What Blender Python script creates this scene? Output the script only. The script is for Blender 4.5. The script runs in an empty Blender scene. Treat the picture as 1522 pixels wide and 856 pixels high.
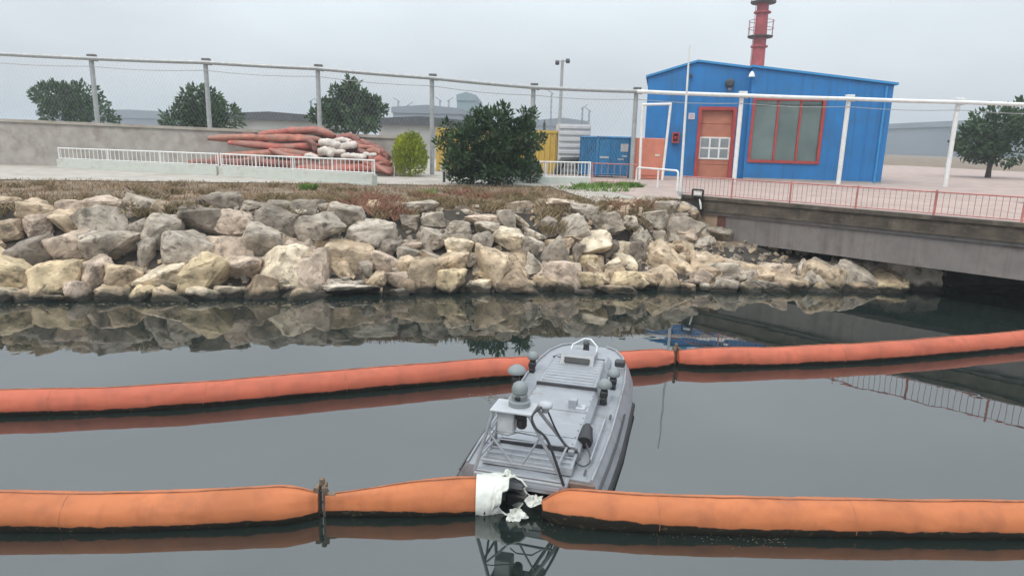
import bpy, bmesh, math, random
from mathutils import Vector, Matrix, noise, Euler
R = math.radians
rnd = random.Random(7)
scene = bpy.context.scene
COL = scene.collection

# ------------------------------------------------------------------ camera
H, F, CX, CY = 2.6, 1000.0, 761.0, 428.0
PITCH, ROLL = R(12.3), R(1.4)
cam_d = bpy.data.cameras.new('camera')
cam = bpy.data.objects.new('camera', cam_d); COL.objects.link(cam)
cam_d.sensor_width = 36.0; cam_d.lens = 36.0 * F / 1522.0
cam_d.clip_start = 0.05; cam_d.clip_end = 4000.0
cam.matrix_world = Matrix.Translation((0, 0, H)) @ Matrix.Rotation(math.pi/2 - PITCH, 4, 'X') @ Matrix.Rotation(ROLL, 4, 'Z')
scene.camera = cam

# ------------------------------------------------------------------ overcast sky and soft sun
SUN_EL, SUN_AZ = R(52), R(215)        # azimuth clockwise from +Y
world = bpy.data.worlds.new('World'); scene.world = world; world.use_nodes = True
wt = world.node_tree; wt.nodes.clear()
def wn(t, **kw):
    n = wt.nodes.new(t)
    for k, v in kw.items(): setattr(n, k, v)
    return n
sky = wn('ShaderNodeTexSky', sky_type='NISHITA', sun_disc=False, sun_elevation=SUN_EL, sun_rotation=SUN_AZ)
sky.air_density = 1.6; sky.dust_density = 4.0
sc_ = wn('ShaderNodeVectorMath', operation='SCALE'); sc_.inputs['Scale'].default_value = 0.09
wt.links.new(sky.outputs[0], sc_.inputs[0])
tc = wn('ShaderNodeTexCoord'); sep = wn('ShaderNodeSeparateXYZ')
wt.links.new(tc.outputs['Generated'], sep.inputs[0])
mp = wn('ShaderNodeMapRange'); mp.inputs['From Min'].default_value = 0.0; mp.inputs['From Max'].default_value = 1.0
mp.inputs['To Min'].default_value = 0.84; mp.inputs['To Max'].default_value = 3.1
wt.links.new(sep.outputs['Z'], mp.inputs['Value'])
cn = wn('ShaderNodeTexNoise'); cn.inputs['Scale'].default_value = 2.2; cn.inputs['Detail'].default_value = 4
cmap = wn('ShaderNodeMapping'); cmap.inputs['Scale'].default_value = (1, 1, 2.6)
wt.links.new(tc.outputs['Generated'], cmap.inputs[0]); wt.links.new(cmap.outputs[0], cn.inputs['Vector'])
cm2 = wn('ShaderNodeMapRange'); cm2.inputs['From Min'].default_value = .3; cm2.inputs['From Max'].default_value = .7
cm2.inputs['To Min'].default_value = .88; cm2.inputs['To Max'].default_value = 1.09
wt.links.new(cn.outputs['Fac'], cm2.inputs['Value'])
mul = wn('ShaderNodeMath', operation='MULTIPLY')
wt.links.new(mp.outputs[0], mul.inputs[0]); wt.links.new(cm2.outputs[0], mul.inputs[1])
oc = wn('ShaderNodeVectorMath', operation='SCALE'); oc.inputs[0].default_value = (0.92, 1.0, 1.065)
wt.links.new(mul.outputs[0], oc.inputs['Scale'])
mx = wn('ShaderNodeMix', data_type='RGBA'); mx.inputs['Factor'].default_value = 0.88
wt.links.new(sc_.outputs[0], mx.inputs[6]); wt.links.new(oc.outputs[0], mx.inputs[7])
bg = wn('ShaderNodeBackground'); bg.inputs['Strength'].default_value = 1.0
wo = wn('ShaderNodeOutputWorld')
wt.links.new(mx.outputs[2], bg.inputs[0]); wt.links.new(bg.outputs[0], wo.inputs[0])
sun_d = bpy.data.lights.new('sun', 'SUN'); sun_d.energy = 1.5; sun_d.angle = R(16); sun_d.color = (1.0, .92, .80)
sun = bpy.data.objects.new('sun', sun_d); COL.objects.link(sun)
sdir = Vector((math.sin(SUN_AZ)*math.cos(SUN_EL), math.cos(SUN_AZ)*math.cos(SUN_EL), math.sin(SUN_EL)))
sun.rotation_euler = sdir.to_track_quat('Z', 'Y').to_euler()
scene.view_settings.view_transform = 'Standard'; scene.view_settings.look = 'None'
scene.view_settings.exposure = -0.32; scene.view_settings.gamma = 1.0

# ------------------------------------------------------------------ pixel helpers (find real positions from the photo)
def ray(px, py):
    x = (px-CX)/F; y = -(py-CY)/F
    c, s = math.cos(ROLL), math.sin(ROLL)
    x, y = c*x - s*y, s*x + c*y
    return Vector((x, math.cos(PITCH)+y*math.sin(PITCH), -math.sin(PITCH)+y*math.cos(PITCH)))
CAM = Vector((0, 0, H))
def az(px, py, z): d = ray(px, py); return CAM + d*((z-H)/d.z)
def ay(px, py, Y): d = ray(px, py); return CAM + d*(Y/d.y)
# bank: u along the bank, v inland
BE = Vector((.9857, .1684)); BN = Vector((-.1684, .9857)); B0 = Vector((0, 11.3)); G = 1.35
def uv(x, y): p = Vector((x, y)) - B0; return p.dot(BE), p.dot(BN)
def xy(u, v): return B0 + BE*u + BN*v
PROF = [(-4, -1.7), (-.8, -.72), (0, -.06), (.5, .30), (1.95, 1.24), (2.4, 1.335), (3.2, G), (2500, G)]
def prof(v):
    if v <= PROF[0][0]: return PROF[0][1]
    for (a, za), (b, zb) in zip(PROF, PROF[1:]):
        if v <= b: return za + (zb-za)*(v-a)/(b-a)
    return PROF[-1][1]
PB = az(1006, 292, 1.45); PC = az(1168, 306, 1.45); BD = (PC-PB); BD.z = 0; BD.normalize(); BNN = Vector((-BD.y, BD.x, 0))
def gz(x, y):
    u, v = uv(x, y)
    z = prof(v)
    if 0 < v < 5: z += .035*math.sin(u*1.6)*math.sin(v*2.1+u*.4)*(1 if v > 1.9 else .3)*min(1, (5-v))*max(0, min(1, (2.4-u)*1.5))
    d = Vector((x, y, 0))-PB; t, n = d.x*BD.x+d.y*BD.y, d.x*BNN.x+d.y*BNN.y
    if n < 6.0 and t > .45 and v > .2:          # the channel edge is cut back under the bridge
        f = min(1, (t-.45)/.5); z = z*(1-f) + min(z, .10+.22*min(v, 2.2))*f
    return z
def ground(px, py):
    d = ray(px, py); t = 8.0
    while t < 400:
        p = CAM + d*t
        if p.z <= gz(p.x, p.y): return p
        t += .02
    return CAM + d*40

# ------------------------------------------------------------------ materials
MATS = {}
def mat(name, col, rough=.7, metal=0., var=.12, scale=4., bump=0., bscale=None, col2=None, spec=.5, dirt=None, dscale=2., dlo=.5, dhi=.7, objvar=0., island=0., transl=0., streak=None):
    if name in MATS: return MATS[name]
    m = bpy.data.materials.new(name); m.use_nodes = True; nt = m.node_tree
    b = nt.nodes['Principled BSDF']; L = nt.links
    b.inputs['Roughness'].default_value = rough; b.inputs['Metallic'].default_value = metal
    b.inputs['Specular IOR Level'].default_value = spec
    t = nt.nodes.new('ShaderNodeTexCoord')
    n = nt.nodes.new('ShaderNodeTexNoise'); n.inputs['Scale'].default_value = scale; n.inputs['Detail'].default_value = 6
    oi = nt.nodes.new('ShaderNodeObjectInfo')
    va = nt.nodes.new('ShaderNodeVectorMath'); va.operation = 'MULTIPLY_ADD'
    va.inputs[1].default_value = (1, 1, 1)
    cx = nt.nodes.new('ShaderNodeVectorMath'); cx.operation = 'SCALE'; cx.inputs[0].default_value = (31, 17, 23)
    L.new(oi.outputs['Random'], cx.inputs['Scale'])
    L.new(t.outputs['Object'], va.inputs[0]); L.new(cx.outputs[0], va.inputs[2])
    L.new(va.outputs[0], n.inputs['Vector'])
    ramp = nt.nodes.new('ShaderNodeMix'); ramp.data_type = 'RGBA'
    c2 = col2 or tuple(max(0, c*(1+2*var)) for c in col)
    c1 = col if col2 else tuple(max(0, c*(1-2*var)) for c in col)
    ramp.inputs[6].default_value = (*c1, 1); ramp.inputs[7].default_value = (*c2, 1)
    mr = nt.nodes.new('ShaderNodeMapRange'); mr.inputs[1].default_value = .3; mr.inputs[2].default_value = .7
    L.new(n.outputs['Fac'], mr.inputs[0]); L.new(mr.outputs[0], ramp.inputs[0])
    out = ramp.outputs[2]
    if dirt:
        n2 = nt.nodes.new('ShaderNodeTexNoise'); n2.inputs['Scale'].default_value = dscale; n2.inputs['Detail'].default_value = 8; n2.inputs['Roughness'].default_value = .65
        L.new(va.outputs[0], n2.inputs['Vector'])
        m2 = nt.nodes.new('ShaderNodeMapRange'); m2.inputs[1].default_value = dlo; m2.inputs[2].default_value = dhi
        L.new(n2.outputs['Fac'], m2.inputs[0])
        dx = nt.nodes.new('ShaderNodeMix'); dx.data_type = 'RGBA'; dx.inputs[7].default_value = (*dirt, 1)
        L.new(m2.outputs[0], dx.inputs[0]); L.new(out, dx.inputs[6]); out = dx.outputs[2]
    if streak:      # rain streaks running down the surface
        sm = nt.nodes.new('ShaderNodeMapping'); sm.inputs['Scale'].default_value = (5, 5, .22); L.new(va.outputs[0], sm.inputs[0])
        ns = nt.nodes.new('ShaderNodeTexNoise'); ns.inputs['Scale'].default_value = 1.5; ns.inputs['Detail'].default_value = 5; L.new(sm.outputs[0], ns.inputs['Vector'])
        m5 = nt.nodes.new('ShaderNodeMapRange'); m5.inputs[1].default_value = .5; m5.inputs[2].default_value = .8; m5.inputs[4].default_value = .65; L.new(ns.outputs['Fac'], m5.inputs[0])
        sx = nt.nodes.new('ShaderNodeMix'); sx.data_type = 'RGBA'; sx.inputs[7].default_value = (*streak, 1); L.new(m5.outputs[0], sx.inputs[0]); L.new(out, sx.inputs[6]); out = sx.outputs[2]
    if objvar or island:
        hs = nt.nodes.new('ShaderNodeHueSaturation')
        m3 = nt.nodes.new('ShaderNodeMapRange'); m3.inputs[3].default_value = 1-(objvar or island); m3.inputs[4].default_value = 1+(objvar or island)
        if island:
            ge = nt.nodes.new('ShaderNodeNewGeometry'); L.new(ge.outputs['Random Per Island'], m3.inputs[0])
        else: L.new(oi.outputs['Random'], m3.inputs[0])
        L.new(m3.outputs[0], hs.inputs['Value']); L.new(out, hs.inputs['Color']); out = hs.outputs[0]
    L.new(out, b.inputs['Base Color'])
    if bump:
        n3 = nt.nodes.new('ShaderNodeTexNoise'); n3.inputs['Scale'].default_value = bscale or scale*4; n3.inputs['Detail'].default_value = 8; n3.inputs['Roughness'].default_value = .6
        L.new(va.outputs[0], n3.inputs['Vector'])
        bp = nt.nodes.new('ShaderNodeBump'); bp.inputs['Strength'].default_value = bump; bp.inputs['Distance'].default_value = .03
        L.new(n3.outputs['Fac'], bp.inputs['Height']); L.new(bp.outputs[0], b.inputs['Normal'])
    if transl:
        tr = nt.nodes.new('ShaderNodeBsdfTranslucent'); L.new(out, tr.inputs[0])
        ms = nt.nodes.new('ShaderNodeMixShader'); ms.inputs[0].default_value = transl
        L.new(b.outputs[0], ms.inputs[1]); L.new(tr.outputs[0], ms.inputs[2])
        L.new(ms.outputs[0], nt.nodes['Material Output'].inputs[0])
    MATS[name] = m; return m

# ------------------------------------------------------------------ mesh builder
class MB:
    def __init__(s): s.v = []; s.f = []; s.mi = []
    def add(s, vs, fs, mi=0):
        o = len(s.v); s.v += [Vector(p) for p in vs]; s.f += [[i+o for i in f] for f in fs]; s.mi += [mi]*len(fs); return s
    def box(s, c, size, rot=None, bev=0., mi=0):
        x, y, z = (q/2 for q in size)
        if bev:
            b = min(bev, x*.9, y*.9, z*.9)
            pts = []
            for sx in (-1, 1):
                for sy in (-1, 1):
                    for sz in (-1, 1):
                        pts += [(sx*(x-b), sy*(y-b), sz*z), (sx*(x-b), sy*y, sz*(z-b)), (sx*x, sy*(y-b), sz*(z-b))]
            bm = bmesh.new(); vv = [bm.verts.new(p) for p in pts]
            r = bmesh.ops.convex_hull(bm, input=vv)
            bmesh.ops.dissolve_limit(bm, angle_limit=.01, verts=bm.verts[:], edges=bm.edges[:])
            bm.verts.index_update(); vs = [v.co.copy() for v in bm.verts]; fs = [[v.index for v in f.verts] for f in bm.faces]; bm.free()
        else:
            vs = [Vector((a, b, d)) for a in (-x, x) for b in (-y, y) for d in (-z, z)]
            fs = [(0, 1, 3, 2), (4, 6, 7, 5), (0, 4, 5, 1), (2, 3, 7, 6), (0, 2, 6, 4), (1, 5, 7, 3)]
        if rot is not None:
            M = rot if isinstance(rot, Matrix) else Euler(rot).to_matrix()
            vs = [M @ v for v in vs]
        return s.add([v + Vector(c) for v in vs], fs, mi)
    def tube(s, pts, r, n=8, cap=True, sq=1., mi=0, jit=None):
        pts = [Vector(p) for p in pts]; N = len(pts)
        rs = r if isinstance(r, (list, tuple)) else [r]*N
        rings = []; ref = None
        for i, p in enumerate(pts):
            d = (pts[min(i+1, N-1)] - pts[max(i-1, 0)]).normalized()
            up = Vector((0, 0, 1)) if abs(d.z) < .9 else Vector((0, 1, 0))
            if ref is not None and abs(ref.dot(d)) < .95: up = ref
            a = d.cross(up).normalized(); b = a.cross(d).normalized(); ref = b
            ring = []
            for k in range(n):
                th = 2*math.pi*k/n; rr = rs[i]
                if jit: rr *= jit(i/(N-1), th)
                ring.append(p + a*math.cos(th)*rr + b*math.sin(th)*rr*sq)
            rings.append(ring)
        vs = [q for ring in rings for q in ring]
        fs = [(i*n+k, i*n+(k+1) % n, (i+1)*n+(k+1) % n, (i+1)*n+k) for i in range(N-1) for k in range(n)]
        if cap: fs += [list(range(n))[::-1], [(N-1)*n+k for k in range(n)]]
        return s.add(vs, fs, mi)
    def lathe(s, prof, c=(0, 0, 0), n=16, rot=None, mi=0):
        c = Vector(c); M = rot or Matrix.Identity(3)
        vs = [c + M @ Vector((r*math.cos(2*math.pi*k/n), r*math.sin(2*math.pi*k/n), z)) for r, z in prof for k in range(n)]
        N = len(prof)
        fs = [(i*n+k, i*n+(k+1) % n, (i+1)*n+(k+1) % n, (i+1)*n+k) for i in range(N-1) for k in range(n)]
        fs += [list(range(n))[::-1], [(N-1)*n+k for k in range(n)]]
        return s.add(vs, fs, mi)
    def prism(s, poly, d, mi=0):           # poly: 3D points, extruded by vector d
        poly = [Vector(p) for p in poly]; d = Vector(d); n = len(poly)
        return s.add(poly + [p+d for p in poly], [list(range(n))[::-1], list(range(n, 2*n))] + [(i, (i+1) % n, n+(i+1) % n, n+i) for i in range(n)], mi)
    def build(s, name, m, parent=None, world=True, smooth=None, kind=None, label=None, loc=None):
        me = bpy.data.meshes.new(name); vs = s.v
        if parent is not None and world:
            inv = (Matrix.Translation(parent.location) @ parent.rotation_euler.to_matrix().to_4x4()).inverted()
            vs = [inv @ v for v in vs]
        if parent is None and loc is not None: vs = [v - Vector(loc) for v in vs]
        me.from_pydata([tuple(v) for v in vs], [], s.f)
        for q in (m if isinstance(m, (list, tuple)) else [m]): me.materials.append(q)
        if any(s.mi): me.polygons.foreach_set('material_index', s.mi)
        bm = bmesh.new(); bm.from_mesh(me); bmesh.ops.recalc_face_normals(bm, faces=bm.faces); bm.to_mesh(me); bm.free()
        if smooth is not None:
            me.polygons.foreach_set('use_smooth', [True]*len(me.polygons)); me.set_sharp_from_angle(angle=R(smooth))
        o = bpy.data.objects.new(name, me); COL.objects.link(o)
        if parent is not None: o.parent = parent
        elif loc is not None: o.location = loc
        if kind: o['kind'] = kind
        if label: o['label'] = label
        return o
def tag(o, label, cat, group=None):
    o['label'] = label; o['category'] = cat
    if group: o['group'] = group
    return o
def thing(name, label, cat, loc, rz=0., group=None):
    o = bpy.data.objects.new(name, None); COL.objects.link(o); o.location = loc; o.rotation_euler = (0, 0, rz)
    o.empty_display_size = .2
    return tag(o, label, cat, group)
def inst(name, src, parent, loc, rot=(0, 0, 0), scale=None):
    o = src.copy(); o.name = name; COL.objects.link(o); o.parent = parent; o.location = loc; o.rotation_euler = rot
    if scale: o.scale = scale
    return o
def lerp(a, b, t): return a + (b-a)*t

# ------------------------------------------------------------------ materials list
m_soil = mat('dry_soil', (.17, .125, .085), .95, scale=1.2, var=.2, bump=.7, bscale=9, dirt=(.23, .17, .115), dscale=3)
m_gapsoil = mat('gap_shade_soil', (.05, .042, .034), .95, scale=3, var=.2, bump=.6)  # soil darkened to paint in the shadow between the boulders
m_conc = mat('pale_concrete', (.37, .335, .29), .85, scale=2.5, var=.08, bump=.15, bscale=30, dirt=(.25, .215, .175), dscale=1.3)
m_pink = mat('pink_paving', (.36, .27, .235), .85, scale=2, var=.08, bump=.1, bscale=30, dirt=(.29, .235, .205), dscale=1.1)
m_cwall = mat('weathered_wall', (.36, .33, .30), .9, scale=3, var=.08, dirt=(.26, .22, .19), dscale=2, bump=.1)
m_white = mat('white_paint', (.72, .72, .70), .5, scale=6, var=.04, dirt=(.5, .46, .4), dscale=5, dlo=.55, dhi=.8)
m_galv = mat('galvanised_grey', (.36, .37, .37), .45, metal=.3, scale=8, var=.08, dirt=(.36, .35, .33), dscale=7, dlo=.52)
m_galvd = mat('dark_bracket_steel', (.16, .15, .145), .6, metal=.3)
m_redr = mat('faded_red_rail', (.46, .17, .15), .6, scale=6, var=.12)
m_blue = mat('blue_wall_paint', (.010, .165, .44), .5, scale=1.5, var=.05, dirt=(.02, .14, .34), dscale=1.2, bump=.04, streak=(.02, .09, .20))
m_bluet = mat('blue_roof_trim', (.03, .24, .52), .5, var=.04)
m_bluec = mat('blue_container_paint', (.008, .15, .33), .5, scale=3, var=.1, dirt=(.03, .09, .16), dscale=4)
m_red = mat('red_frame_paint', (.36, .045, .04), .5, var=.08)
m_door = mat('salmon_door', (.42, .16, .10), .6, var=.06, scale=3)
m_stack = mat('red_stack_paint', (.36, .06, .07), .6, var=.12, scale=2, dirt=(.25, .07, .07), dscale=3)
m_dark = mat('dark_metal', (.05, .05, .055), .55, var=.15)
m_black = mat('black_rubber', (.018, .018, .02), .5, var=.15)
m_yel = mat('yellow_paint', (.55, .36, .06), .6, scale=3, var=.08, dirt=(.42, .29, .08), dscale=3)
m_salm = mat('salmon_cabinet', (.58, .2, .13), .65, scale=4, var=.06)
m_glass = mat('dark_window_glass', (.17, .215, .20), .06, metal=.55, var=.14, scale=.8, spec=.8)
m_paneg = mat('grey_pane', (.22, .25, .26), .08, var=.08, spec=.8)
m_grey = mat('boat_grey_paint', (.255, .267, .288), .38, scale=5, var=.035, dirt=(.165, .16, .15), dscale=4.5, dlo=.52, streak=None, dhi=.75, bump=.03)
m_greyd = mat('dome_grey', (.19, .21, .215), .5, var=.05)
m_greym = mat('mid_grey_plastic', (.28, .295, .325), .5, var=.05)
m_alu = mat('aluminium_tube', (.58, .59, .61), .35, metal=.55, var=.05)
m_mast = mat('mast_grey_paint', (.27, .28, .30), .45, var=.08)
m_plate = mat('white_plate', (.40, .415, .435), .5, var=.08, scale=7, dirt=(.36, .37, .37), dscale=6)
m_orn = mat('orange_boom_near', (.46, .15, .058), .65, spec=.3, streak=(.27, .085, .04), scale=1.6, var=.08, bump=.22, bscale=6, dirt=(.36, .125, .055), dscale=3.5, dlo=.48, dhi=.72)
m_orf = mat('orange_boom_far', (.45, .115, .065), .65, spec=.3, streak=(.26, .075, .05), scale=1.6, var=.08, bump=.22, bscale=6, dirt=(.34, .10, .06), dscale=3.5, dlo=.5, dhi=.75)
m_seam2 = mat('weld_band_orange', (.36, .13, .06), .6, var=.15, scale=9)
m_seam = mat('brown_seam_welt', (.26, .10, .05), .7, var=.2, scale=9)
m_algae = mat('black_fouling', (.016, .014, .010), .75, scale=20, var=.3, bump=.9, bscale=40, dirt=(.07, .065, .035), dscale=26, dlo=.62, dhi=.72)
m_cloth = mat('white_cloth', (.64, .65, .60), .85, scale=9, var=.04, bump=.25, bscale=12, dirt=(.40, .38, .32), dscale=9, dlo=.52, dhi=.72)
m_clothd = mat('shaded_mouth_cloth', (.17, .18, .165), .8, var=.25, scale=12, bump=.3)  # inner cloth kept dark, shade of the open mouth put into its colour
m_rust = mat('weathered_connector', (.16, .12, .09), .6, metal=.35, scale=10, var=.2, dirt=(.25, .14, .07), dscale=9)
m_pile = [mat('pile_red_a', (.36, .10, .075), .75, var=.18, scale=5, bump=.4, dirt=(.32, .19, .15), dlo=.42, dhi=.66),
          mat('pile_red_b', (.38, .145, .10), .75, var=.18, scale=5, bump=.4, dirt=(.27, .16, .125), dlo=.42, dhi=.66),
          mat('pile_red_c', (.26, .10, .08), .8, var=.18, scale=5, bump=.4, dirt=(.20, .13, .11), dlo=.42, dhi=.66)]
m_pilew = mat('dusty_white_roll', (.60, .54, .49), .85, var=.08, scale=6, bump=.25, dirt=(.42, .33, .28))
m_bridge = mat('dark_bridge_edge', (.085, .068, .052), .9, scale=3, var=.22, bump=.4, dirt=(.15, .12, .09), dscale=4, streak=(.03, .025, .02))
m_beam = mat('grey_bridge_beam', (.205, .185, .175), .88, scale=2, var=.12, bump=.2, dirt=(.13, .11, .10), dscale=2, streak=(.09, .07, .055))
m_abut = mat('abutment_stone', (.40, .29, .20), .9, scale=4, var=.12, bump=.4)
m_far = mat('far_hazed_grey', (.20, .23, .27), .7, var=.05, scale=.05)  # blue-grey colour carries part of the distance haze
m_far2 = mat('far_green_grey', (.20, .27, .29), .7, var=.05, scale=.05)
m_shedr = mat('dark_shed_roof', (.07, .075, .085), .7, var=.1)
m_shedw = mat('pale_shed_wall', (.38, .37, .35), .8, var=.08, scale=.8)
m_bark = mat('bark', (.07, .05, .035), .9, var=.2, scale=10, bump=.5)
def leafmat(n, a, b, isl=.45): return mat(n, a, .6, col2=b, scale=2.2, island=isl, transl=.2)
m_leafd = leafmat('dark_green_leaf', (.018, .046, .016), (.052, .10, .032))
m_leafm = leafmat('mid_green_leaf', (.025, .055, .02), (.055, .10, .032))
m_leafy = leafmat('yellow_green_leaf', (.12, .17, .010), (.33, .36, .015), .3)
m_leafg = leafmat('weed_green_leaf', (.08, .16, .025), (.15, .25, .04), .4)
m_dry = leafmat('dry_grass_blade', (.22, .145, .085), (.34, .24, .14), .4)
m_dryr = leafmat('reddish_dry_grass', (.25, .12, .075), (.32, .17, .11), .4)
ROCKC = {'grey': (.34, .288, .23), 'dark grey': (.235, .195, .155), 'light grey': (.43, .37, .30), 'tan': (.45, .345, .235), 'cream': (.63, .525, .385),
         'pale pinkish': (.48, .375, .29), 'brown': (.33, .245, .165), 'yellowish': (.55, .43, .27)}
def rockmat(c):
    name = 'rock_' + c.replace(' ', '_')
    if name in MATS: return MATS[name]
    a = ROCKC[c]
    m = mat(name, a, .9, scale=4.5, var=.2, bump=1.0, bscale=14, dirt=tuple(q*.36 for q in a), dscale=6.5, dlo=.52, dhi=.66, objvar=.12)
    # wet, weed-dark tide line near the water (world height)
    nt = m.node_tree; L = nt.links; b = nt.nodes['Principled BSDF']
    src = b.inputs['Base Color'].links[0].from_socket
    g = nt.nodes.new('ShaderNodeNewGeometry'); sp = nt.nodes.new('ShaderNodeSeparateXYZ'); L.new(g.outputs['Position'], sp.inputs[0])
    nz = nt.nodes.new('ShaderNodeTexNoise'); nz.inputs['Scale'].default_value = 5; L.new(g.outputs['Position'], nz.inputs['Vector'])
    ad = nt.nodes.new('ShaderNodeMath'); ad.operation = 'MULTIPLY_ADD'; ad.inputs[1].default_value = -.22; L.new(nz.outputs['Fac'], ad.inputs[0]); L.new(sp.outputs['Z'], ad.inputs[2])
    mr = nt.nodes.new('ShaderNodeMapRange'); mr.inputs[1].default_value = -.04; mr.inputs[2].default_value = .06; L.new(ad.outputs[0], mr.inputs[0])
    mx = nt.nodes.new('ShaderNodeMix'); mx.data_type = 'RGBA'; mx.inputs[6].default_value = (.035, .03, .022, 1)
    L.new(mr.outputs[0], mx.inputs[0]); L.new(src, mx.inputs[7]); L.new(mx.outputs[2], b.inputs['Base Color'])
    return m

# water
m_water = bpy.data.materials.new('calm_harbour_water'); m_water.use_nodes = True
nt = m_water.node_tree; b = nt.nodes['Principled BSDF']
b.inputs['Base Color'].default_value = (.011, .017, .015, 1); b.inputs['Roughness'].default_value = .012
b.inputs['IOR'].default_value = 2.1
t = nt.nodes.new('ShaderNodeTexCoord'); n = nt.nodes.new('ShaderNodeTexNoise'); n.inputs['Scale'].default_value = .9; n.inputs['Detail'].default_value = 3
n2 = nt.nodes.new('ShaderNodeTexNoise'); n2.inputs['Scale'].default_value = 4.5; n2.inputs['Detail'].default_value = 2
nt.links.new(t.outputs['Object'], n.inputs['Vector']); nt.links.new(t.outputs['Object'], n2.inputs['Vector'])
ma = nt.nodes.new('ShaderNodeMath'); ma.operation = 'MULTIPLY_ADD'; ma.inputs[1].default_value = .12
nt.links.new(n2.outputs['Fac'], ma.inputs[0]); nt.links.new(n.outputs['Fac'], ma.inputs[2])
bp = nt.nodes.new('ShaderNodeBump'); bp.inputs['Strength'].default_value = .15; bp.inputs['Distance'].default_value = .02
nt.links.new(ma.outputs[0], bp.inputs['Height']); nt.links.new(bp.outputs[0], b.inputs['Normal'])

# black growth along the waterline of the boom floats, ragged upper edge, carried up to paint undersides and reflections darker
for m in (m_orn, m_orf):
    nt = m.node_tree; L = nt.links; b = nt.nodes['Principled BSDF']; src = b.inputs['Base Color'].links[0].from_socket
    at_ = nt.nodes.new('ShaderNodeAttribute'); at_.attribute_name = 'fouling'
    g_ = nt.nodes.new('ShaderNodeNewGeometry'); nz = nt.nodes.new('ShaderNodeTexNoise'); nz.inputs['Scale'].default_value = 9; nz.inputs['Detail'].default_value = 6; L.new(g_.outputs['Position'], nz.inputs['Vector'])
    ad = nt.nodes.new('ShaderNodeMath'); ad.operation = 'MULTIPLY_ADD'; ad.inputs[1].default_value = -.30; L.new(nz.outputs['Fac'], ad.inputs[0]); L.new(at_.outputs['Fac'], ad.inputs[2])
    mr = nt.nodes.new('ShaderNodeMapRange'); mr.inputs[1].default_value = -.17; mr.inputs[2].default_value = -.11; L.new(ad.outputs[0], mr.inputs[0])
    mx = nt.nodes.new('ShaderNodeMix'); mx.data_type = 'RGBA'; L.new(mr.outputs[0], mx.inputs[0]); L.new(src, mx.inputs[7]); L.new(mx.outputs[2], b.inputs['Base Color'])
    n4 = nt.nodes.new('ShaderNodeTexNoise'); n4.inputs['Scale'].default_value = 30; n4.inputs['Detail'].default_value = 4; L.new(g_.outputs['Position'], n4.inputs['Vector'])
    m4 = nt.nodes.new('ShaderNodeMapRange'); m4.inputs[1].default_value = .6; m4.inputs[2].default_value = .72; L.new(n4.outputs['Fac'], m4.inputs[0])
    mk = nt.nodes.new('ShaderNodeMix'); mk.data_type = 'RGBA'; mk.inputs[6].default_value = (.016, .013, .009, 1); mk.inputs[7].default_value = (.09, .075, .04, 1); L.new(m4.outputs[0], mk.inputs[0]); L.new(mk.outputs[2], mx.inputs[6])

# ================================================================== SETTING
w = MB(); w.add([(-400, -60, 0), (400, -60, 0), (400, 140, 0), (-400, 140, 0)], [(0, 1, 2, 3)])
w.build('water', m_water, kind='structure')
# ground: one sheet to the horizon, sinking into the water at the bank
us = [-900, -300, -60] + [-20 + .25*i for i in range(162)] + [60, 300, 900]
vs_ = [-4, -1.6, -.8, -.3, 0, .2, .4, .6, .8, 1, 1.2, 1.4, 1.6, 1.8, 2, 2.2, 2.4, 2.7, 3, 3.4, 3.8, 4.2, 4.6, 5, 6, 7.5, 9, 12, 20, 40, 100, 400, 900]
g = MB(); vv = []
for v in vs_:
    for u in us:
        p = xy(u, v); z = gz(p.x, p.y)
        if v < 2.1: q = xy(u, v-.30*min(1, (2.1-v)/.4)); z = min(z, gz(q.x, q.y))    # the soil lies behind the boulders' faces
        if 1.9 < v < 5.0 and -20 < u < 2.2: z += .03*noise.noise((u*1.7, v*1.7, 0))
        vv.append((p.x, p.y, z))
nu = len(us)
fs = [(j*nu+i, j*nu+i+1, (j+1)*nu+i+1, (j+1)*nu+i) for j in range(len(vs_)-1) for i in range(nu-1)]
mi = [1 if vs_[j] < 1.9 else 0 for j in range(len(vs_)-1) for i in range(nu-1)]
g.add(vv, fs); g.mi = mi
g.build('ground', [m_soil, m_gapsoil], kind='structure', smooth=60)
# concrete yard behind the strip of dry soil, pink paving in front of the blue building
def sheet(name, m, u0, u1, v0, v1, dz, nu=30, nv=10, edge=.0):
    s = MB(); vv = []
    for j in range(nv+1):
        for i in range(nu+1):
            p = xy(lerp(u0, u1, i/nu), lerp(v0, v1, j/nv) + (edge*noise.noise((i*.9, 3.3, 0)) if j == 0 else 0))
            vv.append((p.x, p.y, prof(uv(p.x, p.y)[1]) + .02 + dz))
    s.add(vv, [(j*(nu+1)+i, j*(nu+1)+i+1, (j+1)*(nu+1)+i+1, (j+1)*(nu+1)+i) for j in range(nv) for i in range(nu)])
    return s.build(name, m, kind='structure')
sheet('yard_pavement', m_conc, -60, 2.9, 7.6, 60, .0, 60, 40, .15)
sheet('forecourt', m_pink, 3.6, 40, 3.75, 40, .012, 60, 60)
sheet('footpath', m_conc, 2.3, 3.6, 3.0, 60, .006, 6, 50, .15)

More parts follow.
